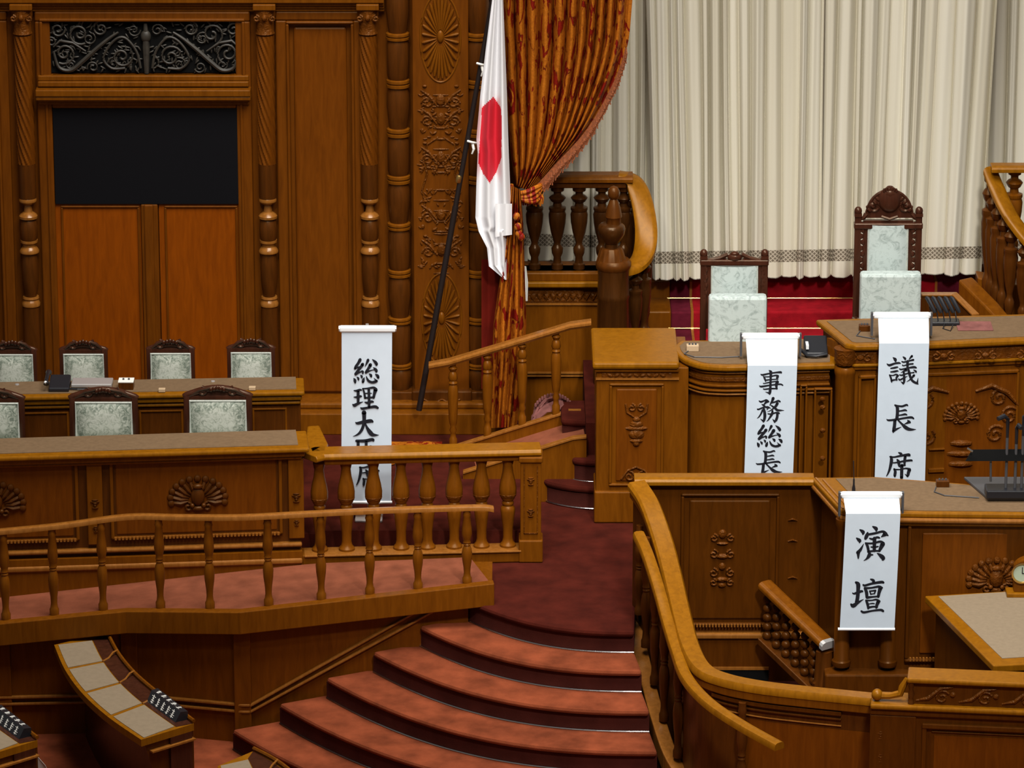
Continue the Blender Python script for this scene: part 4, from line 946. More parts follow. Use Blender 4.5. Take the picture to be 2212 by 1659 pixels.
# speaker's desk
ZK = 2.44
spk_out = W2([(1762, 690), (1826, 742), (1846, 746), (1900, 745), (2010, 742), (2210, 733), (2420, 726), (2420, 672)], ZK)
kd = thing('speaker_desk', 'highest carved wooden desk in front of the tall crested chair', 'desk', (2.7, .9, ZL))
desk_block(kd, spk_out, ZK, .05, ZL, .06)
fr_ = [Vector((x, y, 0)) for x, y in inset(spk_out, .045)[:7]]
for z0_, z1_, off, mt in ((758, 752, .022, 'wood_desk'), (786, 760, .006, 'wood_carved'), (791, 786, .03, 'wood_rail'), (799, 792, .016, 'wood_desk')):
    za, zb = zat(z0_, .66), zat(z1_, .66); MB().sweep([p + Vector((0, 0, za)) for p in fr_], rect_prof(-.01, off, 0, zb - za)).build('frieze_band', mt, kd, .004)
yk = fr_[3].y - .012
mb = MB()
for i in range(7):
    x = lerp(xat(1858, 773, yk), xat(2400, 765, yk), i / 6); z = zat(772 - i * 1.6, yk)
    for s in (-1, 1): mb.tube(spiral((x + s * .055, yk - .004, z), .034, .008, R(90), s * 1.2, 14), .008, 6)
    mb.ball((x, yk - .004, z), .03, .014, .022, 8, 5); mb.build('frieze_scroll', 'wood_carved', kd, smooth=True); mb = MB()
mb = MB(); cxp = xat(1826, 850, .64)
mb.lathe((cxp, .70, 0), [(ZL, .075), (zat(815, .65), .072), (zat(808, .65), .08), (zat(800, .65), .08), (zat(795, .65), .07)], 20); mb.build('corner_column', 'wood_desk', kd, smooth=True)
mb = MB(); mb.lathe((cxp, .70, 0), [(zat(790, .65), .07), (zat(782, .65), .082), (zat(765, .65), .078), (zat(756, .65), .085)], 20); mb.build('column_capital', 'wood_carved', kd, smooth=True)
fK = Frame((fr_[3].x, fr_[3].y), (fr_[5].x, fr_[5].y))
uu = lambda px: (xat(px, 900, .66) - fr_[3].x)
def uz(py): return zat(py, .65)
for a, b in ((1852, 1892), (2000, 2206)):
    mb = MB()
    for q0, q1, r0, r1 in ((a, b, uz(819), uz(811)), (a, a + 6, 1.1, uz(811)), (b - 6, b, 1.1, uz(811))): fK.box(mb, uu(q0), uu(q1), -.01, .022, r0, r1)
    mb.build('panel_moulding', 'wood_desk', kd, .008)
mb = MB(); fK.box(mb, uu(2006), uu(2200), -.005, .006, 1.1, uz(822)); mb.build('sunk_field', 'wood_field', kd)
mb = MB(); cK = fK.P(uu(2080), .008, uz(905)); carved_crest(mb, cK, .13, fK.ax, fK.out)
for s in (-1, 1):
    for du, dz in ((.28, .12), (.36, -.02), (.26, -.16)): mb.tube(spiral(cK + fK.ax * (s * du) + Vector((0, 0, dz)), .07, .012, R(45), s * 1.4, 20, fK.ax), .014, 6)
    mb.tube([cK + fK.ax * (s * u) + Vector((0, 0, z)) + fK.out * .01 for u, z in ((.10, .18), (.22, .22), (.34, .16), (.42, .06))], [.01, .02, .02, .008], 6)
for dz, w in ((-.22, .09), (-.30, .12), (-.38, .10)): mb.ball(cK + Vector((0, 0, dz)), w, .03, .025, 10, 5)
mb.build('carved_crest', 'wood_carved', kd, smooth=True)
mb = MB()
for py, h in ((975, .012), (1018, .03)): mb = MB(); fK.box(mb, uu(2010), uu(2045), .004, .03, uz(py) - h, uz(py)); mb.build('carved_bracket', 'wood_desk', kd, .004)
# ---------------------------------------------------------------- the two presiding chairs
def throne(name, label, Y, pL, pR, p_top_rail, pad, cush, low, crest, z0):
    t = thing(name, label, 'chair', (xat((pL[0] + pR[1]) / 2, p_top_rail[0], Y), Y, z0))
    X = lambda px: xat(px, 620, Y); Z = lambda py: zat(py, Y)
    for a, b in (pL, pR):
        MB().box(X(a), X(b), Y - .02, Y + .035, z0, Z(p_top_rail[0])).build('post', 'wood_mahogany', t, .006)
        mb = MB(); mb.ball(((X(a) + X(b)) / 2, Y, Z(p_top_rail[0]) + .03), .03, .03, .035, 10, 6); mb.box(X(a) - .004, X(b) + .004, Y - .03, Y + .04, Z(p_top_rail[0]) - .01, Z(p_top_rail[0]) + .014); mb.build('post_cap', 'wood_mahogany', t, smooth=True)
    MB().box(X(pL[0]) - .005, X(pR[1]) + .005, Y - .03, Y + .04, Z(p_top_rail[1]), Z(p_top_rail[1]) + .045).build('crest_rail', 'wood_mahogany', t, .008)
    mb = MB(); crest(mb, X, Z, Y); mb.build('carved_crest', 'wood_mahogany', t, smooth=True)
    mb = MB(); xa, xb, za, zb = X(pad[0]), X(pad[1]), Z(pad[3]), Z(pad[2])
    mb.box(xa - .04, xb + .04, Y - .01, Y + .03, za - .25, zb + .03)
    for s, xx in ((-1, xa - .03), (1, xb + .03)):
        for k in range(9): mb.ball((xx + s * (.012 if k % 2 else .022), Y - .01, lerp(za, zb, k / 8)), .018, .014, .022, 7, 4)
    mb.build('side_carving', 'wood_mahogany', t, smooth=True)
    rows = [[(lerp(xa, xb, i / 8), Y - .015 - .03 * (1 - (2 * i / 8 - 1) ** 4), lerp(za - .2, zb, j / 6)) for i in range(9)] for j in range(7)]
    pd = MB().grid(rows).build('back_pad', 'damask_pale', t, smooth=True)
    MB().tube([(xa, Y - .016, za - .2), (xa, Y - .016, zb), (xb, Y - .016, zb), (xb, Y - .016, za - .2)], .009, 6).build('piping', 'piping', pd)
    a, b, c, d = cush; yc = Y - .22
    MB().box(xat(a, 650, yc), xat(b, 650, yc), yc - .06, yc + .06, zat(low, yc), zat(c, yc)).build('loose_cushion', 'damask_pale', t, .022)
    zs = z0 + .46
    MB().box(X(pL[0]), X(pR[1]), Y - .42, Y + .03, zs - .07, zs).build('seat', 'damask_pale', t, .02)
    for xx in (X(pL[0]) + .02, X(pR[1]) - .02):
        MB().lathe((xx, Y - .38, z0), [(0, .02), (.1, .03), (.3, .025), (.39, .03)], 12).build('leg', 'wood_mahogany', t, smooth=True)
        mb = MB(); mb.tube([(xx, Y, zs + .22), (xx, Y - .2, zs + .24), (xx, Y - .38, zs + .22), (xx, Y - .42, zs + .17)], [.028, .03, .032, .03], 10); mb.tube([(xx, Y - .36, zs), (xx, Y - .36, zs + .22)], .022, 8); mb.build('armrest', 'wood_mahogany', t, smooth=True)
    return t
def crest_big(mb, X, Z, Y):
    cx = X(1917); sc = 1 / 296
    arch = [(cx + 50 * sc * math.cos(a), Y, Z(470) + 62 * sc * math.sin(a) ** .9) for a in [math.pi * i / 16 for i in range(17)]]
    mb.prism([(p[0], Y - .01, p[2]) for p in arch] , (0, .03, 0))
    mb.tube(arch, .013, 6); mb.ball((cx, Y - .015, Z(430)), .085, .03, .10, 14, 8); mb.ball((cx, Y - .01, Z(418)), .058, .035, .05, 12, 6); mb.ball((cx, Y - .01, Z(407)), .035, .03, .025, 10, 5)
    for k in range(7): mb.ball((cx + (k - 3) * .015, Y - .03, Z(409) + .005 * (3 - abs(k - 3))), .01, .012, .018, 6, 4)
    for s in (-1, 1):
        mb.tube(spiral((cx + s * .12, Y - .01, Z(445)), .05, .01, R(90), s * 1.3, 18), .013, 6)
        mb.tube([(cx + s * .17, Y, Z(462)), (cx + s * .19, Y - .01, Z(470)), (cx + s * .22, Y, Z(474))], [.02, .016, .012], 6)
        mb.ball((cx + s * .165, Y, Z(447)), .012, .012, .012, 7, 4)
        for k in range(4): mb.ball((cx + s * (.09 + .02 * k), Y - .02, Z(428 + k * 8)), .014, .012, .02, 7, 4, Matrix.Rotation(s * .7, 3, 'Y'))
    mb.tube([(cx - .06, Y - .03, Z(465)), (cx, Y - .04, Z(470)), (cx + .06, Y - .03, Z(465))], .012, 6)
def crest_small(mb, X, Z, Y):
    cx = X(1586)
    for s in (-1, 1):
        mb.tube(spiral((cx + s * .1, Y, Z(560)), .03, .008, R(90), s * 1.3, 16), .011, 6); mb.tube([(cx + s * .05, Y, Z(549)), (cx + s * .11, Y, Z(557)), (cx + s * .2, Y, Z(562))], [.018, .016, .010], 6)
    mb.ball((cx, Y - .01, Z(555)), .055, .03, .035, 12, 6); mb.ball((cx, Y - .015, Z(547)), .034, .025, .02, 10, 5)
throne('speaker_chair', 'tall dark carved chair with domed crest and pale cushion behind highest desk', 1.72, (1843, 1857), (1974, 1988), (464, 493), (1873, 1957, 484, 586), (1857, 1988, 588, 690), 760, crest_big, ZD)
throne('secretary_chair', 'shorter dark carved chair with pale cushion behind the round-cornered desk', 1.52, (1513, 1526), (1644, 1658), (556, 572), (1537, 1635, 573, 640), (1531, 1656, 637, 745), 800, crest_small, 1.5)
# ---------------------------------------------------------------- small things on the presiding desks
def mic_box(px, py, Z, w, label, mat, cordpx=None):
    p = at(px, py, Z=Z); t = thing('microphone_switch_box', label, 'box', p)
    MB().box(p.x - w, p.x + w, p.y - .03, p.y + .03, p.z, p.z + .045).build('case', mat, t, .004)
    mb = MB()
    for k in (-1, 0, 1): mb.lathe((p.x + k * w * .5, p.y, p.z + .045), [(0, .008), (.012, .006)], 8)
    mb.build('button', 'dark_grey', t)
    if cordpx: MB().tube([at(x, y, Z=Z + .006) for x, y in cordpx], .004, 6).build('cord', 'dark_grey', t)
mic_box(1496, 757, ZS + .004, .045, 'beige switch box with cord on the round-cornered desk', 'box_beige', [(1488, 757), (1478, 764), (1500, 771), (1560, 772), (1597, 770)])
mic_box(1867, 714, ZK + .004, .04, 'brown switch box on the highest desk beside its white banner', 'wood_dark', [(1858, 715), (1850, 725), (1890, 732)])
p = at(1762, 772, Z=ZS + .004); t = thing('black_console', 'black console with white keys on the round-cornered desk', 'console', p)
MB().prism([(p.x - .08, p.y + .2, p.z), (p.x - .08, p.y, p.z), (p.x - .08, p.y, p.z + .03), (p.x - .08, p.y + .2, p.z + .11)], (.17, 0, 0)).build('body', 'black_plastic', t, .01)
mb = MB(); mb.box(p.x - .07, p.x - .05, p.y + .02, p.y + .12, p.z + .055, p.z + .085); mb.build('key', 'tube_white', t)
MB().tube([(p.x - .11, p.y + .03, p.z + .05), (p.x - .06, p.y - .02, p.z + .02), (p.x + .0, p.y - .03, p.z + .02), (p.x + .08, p.y - .01, p.z + .03)], .013, 8).build('cord', 'black_plastic', t, smooth=True)
t = thing('microphone_array', 'cluster of black desk microphones standing on the highest desk', 'microphones', at(2045, 703, Z=ZK))
q = at(2040, 702, Z=ZK + .004); MB().box(q.x - .1, q.x + .11, q.y - .03, q.y + .07, q.z, q.z + .03).build('base', 'black_plastic', t, .006)
for k in range(5):
    b = q + Vector((-.09 + .045 * k, .02, .03)); d = Vector((.03, -.05, .0))
    MB().tube([b, b + Vector((-.01, .03, .06)), b + Vector((-.02 + .004 * k, .03, .10))], .005, 6).build('stem', 'black_plastic', t)
    MB().tube([b + Vector((-.045, .06, .16)), b + Vector((-.03, .05, .15)), b + Vector((.01, .0, .08)), b + Vector((.02, -.01, .06))], [.012, .017, .016, .010], 8).build('capsule', 'black_plastic', t, smooth=True)
MB().tube([q + Vector((.0, -.03, .02)), q + Vector((-.02, -.1, .004)), q + Vector((.03, -.16, .004)), q + Vector((.06, -.05, .02))], .004, 6).build('cable', 'black_plastic', t)
p0 = at(2105, 706, Z=ZK + .005); tag(MB().box(p0.x - .13, p0.x + .13, p0.y - .1, p0.y + .12, p0.z, p0.z + .006).build('desk_mat', 'cloth_dusky', bevel=.002), 'dark reddish mat on the highest desk beside the microphones', 'mat')
t = thing('raised_desk_end', 'low panelled wooden box end standing behind the desk microphones', 'desk end', at(2090, 660, Y=1.9))
a, b, c, d = at(1990, 633, Y=1.95), at(2062, 633, Y=1.95), at(2108, 678, Y=1.62), at(2108, 700, Y=1.62)
MB().sweep([a, b, c], rect_prof(-.03, .03, -.02, 0)).build('rim', 'wood_worn', t, .006)
MB().sweep([a, b, c], rect_prof(-.02, .02, -.75, -.02)).build('side', 'wood_dark', t)
# ---------------------------------------------------------------- brush characters
G = {}
G['so'] = ((26, 22, 185, 157), "67,27,10 56,45,8 42,63,8 36,73,6/36,74,7 50,69,5 68,66,5/82,52,10 70,68,8 55,85,8 40,102,7/40,104,9 55,97,6 72,92,4 78,88,4/77,85,2 83,92,7 83,101,5/29,127,2 36,138,9 38,150,6/48,120,2 56,128,7 58,136,4/69,110,2 76,117,7 78,125,4/114,29,9 106,45,6 95,65,1/139,25,2 155,38,8 164,50,9 163,55,6/128,55,11 117,72,8 106,88,8 101,94,7/100,96,7 115,90,5 135,84,3 152,81,3/145,69,2 158,79,8 163,88,9 162,93,5/92,123,2 87,135,8 84,146,8 85,148,6/104,118,3 110,132,6 120,143,7 138,149,7 155,146,8 165,142,6/165,143,8 157,135,4 148,125,1/120,103,2 130,110,8 133,118,6/158,106,3 170,114,9 175,124,7")
G['ri'] = ((31, 14, 188, 154), "41,38,3 58,39,7 75,33,6 85,35,5/66,40,9 66,75,9 66,112,8/41,77,3 60,77,7 80,72,7 86,74,4/34,121,4 44,126,10 60,118,8 75,112,6 97,105,1/94,27,5 102,50,6 107,82,7/92,26,4 120,25,5 155,20,7 168,27,9/170,32,13 163,55,9 158,80,8/129,30,8 131,80,8 131,135,8/108,55,4 130,54,4 147,54,2/106,82,6 130,80,6 160,78,6/105,107,3 122,111,8 145,104,8 156,106,5/81,141,4 93,146,8 125,140,7 165,134,9 183,142,7")
G['dai'] = ((34, 13, 191, 160), "50,74,2 62,80,8 100,72,10 140,66,11 153,71,6/101,16,15 102,30,12 102,60,11 98,90,9 88,118,9 72,140,7 52,153,4 35,159,1/108,80,4 120,108,8 138,135,13 152,148,11 172,151,6 190,151,1")
G['shin'] = ((30, 18, 75, 68), "31,23,3 50,23,3.6 66,20,3.6 69,22,3/35,24,3.4 35,64,3.4/53,23,3.4 53,38,3/36,40,2 50,37.5,2 62,36.5,2/62,35,2 67,38,4 73,39.5,1/53,52,3 53,64,3/36,51,2.5 66,49,2.5/66,38,3 66,51,3/35,65,3 75,63,4")
G['seki'] = ((31, 14, 156, 137), "91,17,3 102,23,7 104,32,6/50,36,4 70,38,4 95,33,5 125,28,6 140,28,8 144,31,5/54,36,5 57,50,8 55,68,8 48,95,6 40,115,4 33,127,2/66,65,3 90,62,4 120,56,5 150,53,5 155,55,4/84,50,4 91,60,8 94,78,6 98,84,3/123,33,7 120,55,7 119,75,5/100,78,4 122,76,4/70,94,5 75,105,7 73,122,7 73,128,5/70,96,4 100,96,3 125,91,4 145,95,6/143,97,9 138,110,8 136,122,7 134,130,3/134,128,5 121,117,1/107,76,8 106,100,8 105,135,8")
G['ji'] = ((41, 24, 186, 171), "51,50,3 62,54,6 100,46,5 140,40,5 170,38,7 174,43,4/101,27,3 110,35,9 111,45,9 110,80,7 108,130,8 106,155,9 104,168,6/104,165,6 92,160,4 78,156,1/66,62,3 74,75,6 80,92,4/68,65,3 100,65,4 140,57,5 155,60,6/152,64,9 148,75,6 150,82,3/78,86,5 110,82,4 155,79,3/66,104,3 72,105,3 100,99,4 140,93,4 155,97,6/43,119,3 54,124,6 100,117,5 140,112,5 170,110,5 183,116,4/150,95,10 144,115,9 147,138,5/66,137,3 74,140,4 110,136,5 150,136,4")
G['mu'] = ((28, 10, 192, 159), "41,30,3 52,36,6 70,30,5 84,25,6/84,24,5 92,33,9 103,36,1/88,33,9 78,43,6 70,52,4/57,50,2 68,57,6 78,66,5 85,72,3/31,79,4 38,81,5 60,72,5 80,66,4 95,68,6 112,76,1/95,72,6 86,86,1/68,72,6 74,100,9 75,125,9 70,148,7 66,157,3/66,150,6 49,138,1/62,85,6 52,108,5 40,126,4 29,135,1/125,15,10 119,30,7 111,45,5 103,58,1/117,41,5 135,37,5 155,30,6 166,35,5/150,45,9 140,62,8 125,76,5 108,88,3 90,96,1/108,55,2 120,62,5 138,76,7 150,86,8 170,87,5 190,87,1/93,107,3 112,109,5 140,101,5 158,103,6 164,107,2/150,103,8 149,125,8 142,145,8 133,158,4/132,152,6 121,138,1/121,90,6 118,108,8 105,130,6 95,145,4 85,153,1")
G['cho'] = ((22, 15, 163, 155), "62,22,4 73,32,8 74,60,8 71,88,8/66,24,4 95,28,5 117,21,5 123,25,3/80,51,3 95,49,4 110,46,5 118,49,3/80,71,3 95,69,4 110,66,5 119,69,3/23,90,2 33,95,5 70,91,5 110,84,5 140,81,6 151,87,4/62,93,8 60,120,8 57,138,8 54,153,3/54,146,7 70,137,5 92,127,1/78,95,4 95,112,5 112,128,9 128,137,8 145,139,5 162,138,1/122,94,2 128,101,7 133,105,6/130,103,7 120,108,5 108,113,2")
G['gi'] = ((22, 15, 175, 156), "53,27,2 63,36,8 65,45,5/24,57,2 36,64,6 60,56,5 80,53,5 88,55,3/42,79,3 60,76,5 73,73,4 77,74,2/42,96,3 60,94,5 73,91,4 78,93,2/36,110,3 43,125,5 47,145,3/36,111,3 52,113,3 68,108,4 78,114,4/75,114,6 69,125,5 70,135,4/45,138,5 58,134,4 74,134,2/101,24,3 110,32,6 111,39,3/143,20,6 135,29,4 128,38,1/95,46,3 105,49,4 130,43,4 150,38,5/98,63,3 104,66,3 130,59,4 148,57,4/122,45,7 122,75,6/84,81,3 93,84,4 125,77,4 152,73,6 163,76,4/115,82,7 108,90,5 90,100,1/118,90,3 108,92,3/84,110,3 95,112,4 115,105,4 135,101,3 152,99,4/104,98,5 106,120,6 106,140,6 102,154,3/101,150,5 90,142,1/80,129,3 86,134,4 105,124,4 122,116,1/124,78,5 130,100,7 135,120,6 145,138,6 160,148,6 172,154,3/168,148,5 172,125,1/153,112,6 143,123,5 132,134,3 118,143,1/151,86,2 160,92,5 163,97,4")
G['en'] = ((27, 12, 159, 153), "43,27,3 55,36,8 55,45,4/29,61,3 41,71,8 41,79,3/58,84,1 45,108,6 33,120,7/36,118,8 36,143,3/95,14,3 108,22,8 109,31,4/74,39,4 70,52,8 65,63,6/78,46,5 105,41,5 135,34,5 145,42,8 158,51,2/146,44,10 130,56,2/82,62,3 95,65,5 112,58,5 122,60,4/102,62,8 101,112,7/66,81,4 74,95,6 78,118,5/68,82,4 95,82,4 125,75,5 138,82,6/136,84,10 128,100,8 121,114,5/88,97,3 102,98,4 117,95,3/76,116,5 100,113,4 124,113,4/82,122,6 80,132,8 70,145,4 58,153,1/95,129,3 85,129,5/113,122,2 128,133,8 137,142,9 136,148,6")
G['dan'] = ((23, 15, 159, 156), "45,30,5 54,38,9 54,60,8 52,90,8 48,112,8/31,73,2 38,76,4 55,70,6 68,66,5 72,67,4/25,119,4 34,125,9 50,115,6 62,107,4 76,99,1/105,17,3 116,22,6 117,32,6/75,40,4 82,43,5 110,35,5 148,29,6 157,31,5/81,53,5 88,70,7 90,92,6/82,54,5 110,52,4 138,47,5 152,52,4/145,52,9 139,72,7 136,88,6/90,92,6 115,89,4 138,87,4/101,65,3 106,79,3/101,66,3 125,63,4/124,65,4 120,76,3/105,78,3 122,76,2/86,103,4 93,120,6 95,137,4/88,104,4 110,103,3 128,100,4 142,107,4/137,107,8 131,120,7 128,133,5/98,118,2 112,116,3 121,117,2/95,133,5 115,129,4 132,130,4/67,147,4 78,152,5 110,146,4 145,142,5 156,147,5")
def glyph(par, key, box, Y):
    (bx0, by0, bx1, by1), st = G[key]; x0, y0, x1, y1 = box; mb = MB(); kx, ky = (x1 - x0) / (bx1 - bx0), (y1 - y0) / (by1 - by0)
    kw = (kx + ky) / 2; lay = 0
    for s in st.split('/'):
        P_ = [tuple(float(v) for v in q.split(',')) for q in s.split()]
        if len(P_) == 1: continue
        sm = smooth_path([(a, b, w) for a, b, w in P_], 4); L_, R_ = [], []
        yy = Y - .0004 * (lay % 4); lay += 1
        for i, p in enumerate(sm):
            d = sm[min(i + 1, len(sm) - 1)] - sm[max(i - 1, 0)]; d = Vector((d.x, d.y)).normalized(); w = max(.6, p.z) * .97
            L_.append((p.x - d.y * w, p.y + d.x * w)); R_.append((p.x + d.y * w, p.y - d.x * w))
        def T(q): return at(x0 + (q[0] - bx0) * kx, y0 + (q[1] - by0) * ky, Y=yy)
        mb.grid([[T(a) for a in L_], [T(a) for a in R_]])
        for p in (sm[0], sm[-1]):
            w = max(.6, p.z) * .9; n = len(mb.v); mb.v += [T((p.x + w * math.cos(a), p.y + w * math.sin(a))) for a in [2 * math.pi * i / 10 for i in range(10)]]; mb.f.append(tuple(range(n, n + 10)))
    return mb.build('character', 'ink', par)
def banner(label, bar, barpy, Ybar, Ys, sheet_rows, bot, chars, group='white calligraphy banners', brackets=True):
    c = at((bar[0] + bar[1]) / 2, barpy, Y=Ybar); t = thing('calligraphy_banner', label, 'banner', (c.x, Ys, c.z), group)
    xa, xb = xat(bar[0], barpy, Ybar), xat(bar[1], barpy, Ybar)
    MB().box(xa, xb, Ybar - .025, Ybar + .025, c.z - .022, c.z + .022).build('roller_case', 'tube_white', t, .012)
    for x in (xa, xb): MB().lathe((x, Ybar, c.z), [(-.004, .024), (.004, .024)], 14, M=Matrix.Rotation(R(90), 3, 'Y')).build('end_cap', 'silver', t)
    rows = []
    for py, Y, l, r_ in sheet_rows: rows.append([at(lerp(l, r_, i / 8), py, Y=Y) for i in range(9)])
    MB().grid(rows).build('sheet', 'sheet_white', t, solid=.0016)
    if bot: MB().tube([at(bot[0], bot[2], Y=Ys), at(bot[1], bot[2], Y=Ys)], .011, 10).build('bottom_rod', 'tube_white', t)
    for key, bx in chars: glyph(t, key, bx, Ys - .0062)
    if brackets:
        for x in (xa - .01, xb + .01): MB().box(x - .008, x + .008, Ybar - .02, Ybar + .025, c.z - .15, c.z + .02).build('bracket', 'dark_grey', t)
    return t
YA = .32
ba = banner('white banner with five black characters standing behind the heavy balustrade', (733, 855), 710, YA + .012, YA, [(714, YA, 738, 847), (900, YA, 738, 846), (1085, YA, 737, 845)], (736, 847, 1085),
    [('so', (763, 775, 821, 829)), ('ri', (761, 835, 818, 885.5)), ('dai', (762, 890, 819, 943)), ('shin', (768.9, 947.4, 812.3, 995)), ('seki', (769, 1000, 819, 1052))], brackets=False)
xa, xz = at(795, 900, Y=YA + .06), at(790, 1140, Y=YA)
MB().tube([(xa.x, YA + .07, ZH), (xa.x, YA + .07, zat(706, YA))], .012, 8).build('stand_pole', 'silver', ba)
MB().box(xa.x - .1, xa.x + .1, YA - .05, YA + .2, ZH, ZH + .02).build('stand_foot', 'silver', ba, .006)
ys = .615
banner('white banner with four black characters hanging from the round-cornered desk', (1604, 1726), 726, ys + .20, ys, [(730, ys + .19, 1611, 1723), (787, ys, 1615, 1722), (790, ys - .004, 1615, 1722), (900, ys - .004, 1612, 1718), (1075, ys - .004, 1606, 1711)], (1604, 1713, 1075),
    [('ji', (1640, 799, 1692, 852)), ('mu', (1635, 858.6, 1694.5, 912.5)), ('so', (1634.4, 918, 1692, 967)), ('cho', (1633, 971.6, 1690, 1026))])
ys = .555
banner('white banner with three black characters hanging from the highest desk', (1887, 2009), 681, ys + .22, ys, [(686, ys + .21, 1897, 2006), (739, ys, 1899, 2007), (742, ys - .004, 1899, 2007), (900, ys - .004, 1894, 2002), (1075, ys - .004, 1888, 1997)], (1886, 1999, 1075),
    [('gi', (1915, 766.8, 1984.5, 830.5)), ('cho', (1915, 871.8, 1979, 935)), ('seki', (1914, 976.3, 1970.5, 1033))])
ys = -1.655
banner('white banner with two black characters hanging from the front lectern', (1817, 1947), 1069, ys + .14, ys, [(1074, ys + .13, 1822, 1942), (1107, ys, 1827, 1945), (1110, ys - .004, 1827, 1945), (1230, ys - .004, 1821, 1939), (1358, ys - .004, 1814, 1932)], (1810, 1933, 1359),
    [('en', (1849.3, 1136.4, 1919.3, 1211.2)), ('dan', (1837.2, 1250, 1909.4, 1324.8))])
# ---------------------------------------------------------------- lectern and the screen wall beside it
ZF = 0.40                                                   # floor of the reporters' pit
struct(MB().box(1.25, 7, -3.3, -.75, .2, ZF).build('floor_pit', 'carpet_shaded'))
ZC = 1.92; YL = -.80
lw = thing('screen_wall', 'panelled wooden screen wall with carved drop joining the front lectern', 'screen wall', (1.5, YL, ZF))
xa, xb = xat(1385, 1060, YL), xat(1752, 1060, YL)
MB().box(xa, xb + .14, YL, YL + .1, .2, ZC - .04).build('body', 'wood_pit', lw)
MB().sweep([(xa - .05, YL + .03, ZC - .045), (xb + .02, YL + .03, ZC - .045)], rail_prof(.17, .05)).build('cap', 'wood_rail', lw, .004)
mb = MB(); Z = lambda py: zat(py, YL)
frame_boxes(mb, xat(1470, 1200, YL), xat(1682, 1200, YL), Z(1350), Z(1064), .022, YL - .025, YL + .01); mb.build('panel_moulding', 'wood_pit', lw, .01)
MB().box(xat(1488, 1200, YL), xat(1662, 1200, YL), YL - .014, YL + .01, Z(1336), Z(1079)).build('raised_field', 'wood_pit', lw, .012)
mb = MB(); x0, x1 = xat(1475, 1345, YL), xat(1678, 1345, YL)
for i in range(30): x = lerp(x0, x1, (i + .5) / 30); mb.box(x - .006, x + .006, YL - .036, YL - .02, Z(1351), Z(1345))
mb.build('bead_row', 'wood_worn', lw)
MB().box(xa, xb, YL - .05, YL + .05, Z(1376), Z(1364)).build('base_moulding', 'wood_worn', lw, .012)
MB().box(xa, xb, YL - .03, YL + .05, .3, Z(1376)).build('plinth', 'wood_pit', lw)
MB().box(xa, xat(1660, 1440, YL), YL - .04, YL, Z(1443), Z(1437)).build('sill', 'wood_worn', lw)
MB().box(xa, xat(1660, 1440, YL), YL - .035, YL, .3, Z(1443)).build('opening_shade', 'dark_recess', lw)  # solid near-black slab, its colour stands for the shade inside the opening
mb = MB(); cx = xat(1560, 1200, YL)
for py, w, h in ((1152, .03, .035), (1172, .045, .012), (1200, .05, .02), (1222, .026, .03), (1250, .045, .02), (1262, .03, .02)): mb.ball((cx, YL - .014, Z(py)), w, .02, h, 10, 6)
for s in (-1, 1):
    for py, r in ((1160, .03), (1195, .034), (1235, .034), (1256, .028)): mb.tube(spiral((cx + s * .06, YL - .018, Z(py)), r, .007, R(90), s * 1.2, 14), .009, 6)
mb.build('carved_drop', 'wood_carved', lw, smooth=True)
mb = MB()
for py in (1120, 1165, 1245): mb.tube([(xat(1702, py, YL), YL - .004, Z(py + 4)), (xat(1712, py, YL), YL - .012, Z(py)), (xat(1722, py, YL), YL - .004, Z(py + 4))], [.004, .009, .004], 6)
mb.build('side_carving', 'wood_carved', lw, smooth=True)
lt = thing('lectern', 'front speaking lectern with tan top under the lowest white banner', 'lectern', (2.6, -1.2, ZF))
lo = W2([(1748, 1030), (1812, 1102), (1830, 1106), (2000, 1109), (2212, 1111), (2460, 1111), (2460, 1075), (2212, 1058), (2084, 1043), (1890, 1028)], ZC)
flat('body', inset(lo, .07), .3, ZC - .06, 'wood_pit', lt)
flat('top_board', inset(lo, .012), ZC - .04, ZC, 'wood_rail', lt, .012)
flat('middle_moulding', lo, ZC - .075, ZC - .04, 'wood_worn', lt, .014)
flat('under_moulding', inset(lo, .03), ZC - .105, ZC - .075, 'wood_rail', lt, .012)
lp = inset(lo, .05); lp[0] = (lp[0][0] + .12, lp[0][1]); lp[1] = (lp[1][0] + .13, lp[1][1]); lp[2] = (lp[2][0] + .12, lp[2][1])
flat('writing_pad', lp, ZC - .02, ZC + .004, 'felt_tan', lt)
mb = MB()
for o in (.035, .075): mb.sweep([Vector((x, y, ZC)) for x, y in (inset(lo, o)[0], inset(lo, o)[1])], rect_prof(-.006, .006, 0, .008))
mb.build('edge_groove', 'wood_worn', lt)
YFn = inset(lo, .07)[3][1]; Z = lambda py: zat(py, YFn)
for px in (1818, 1918):
    x = xat(px, 1400, YFn); MB().lathe((x, YFn, 0), [(.8, .06), (Z(1437), .06), (Z(1432), .066), (Z(1426), .066), (Z(1422), .055), (Z(1140), .05), (Z(1132), .06), (Z(1120), .06)], 20).build('half_column', 'wood_pit', lt, smooth=True)
mb = MB(); frame_boxes(mb, xat(1958, 1250, YFn), xat(2470, 1250, YFn), Z(1428), Z(1127), .025, YFn - .03, YFn + .01); mb.build('panel_moulding', 'wood_pit', lt, .01)
MB().box(xat(1990, 1250, YFn), xat(2440, 1250, YFn), YFn - .016, YFn, Z(1410), Z(1150)).build('raised_field', 'wood_field', lt, .01)
mb = MB(); x0, x1 = xat(1962, 1420, YFn), xat(2090, 1420, YFn)
for i in range(18): x = lerp(x0, x1, (i + .5) / 18); mb.box(x - .006, x + .006, YFn - .042, YFn - .02, Z(1424), Z(1417))
mb.build('bead_row', 'wood_worn', lt)
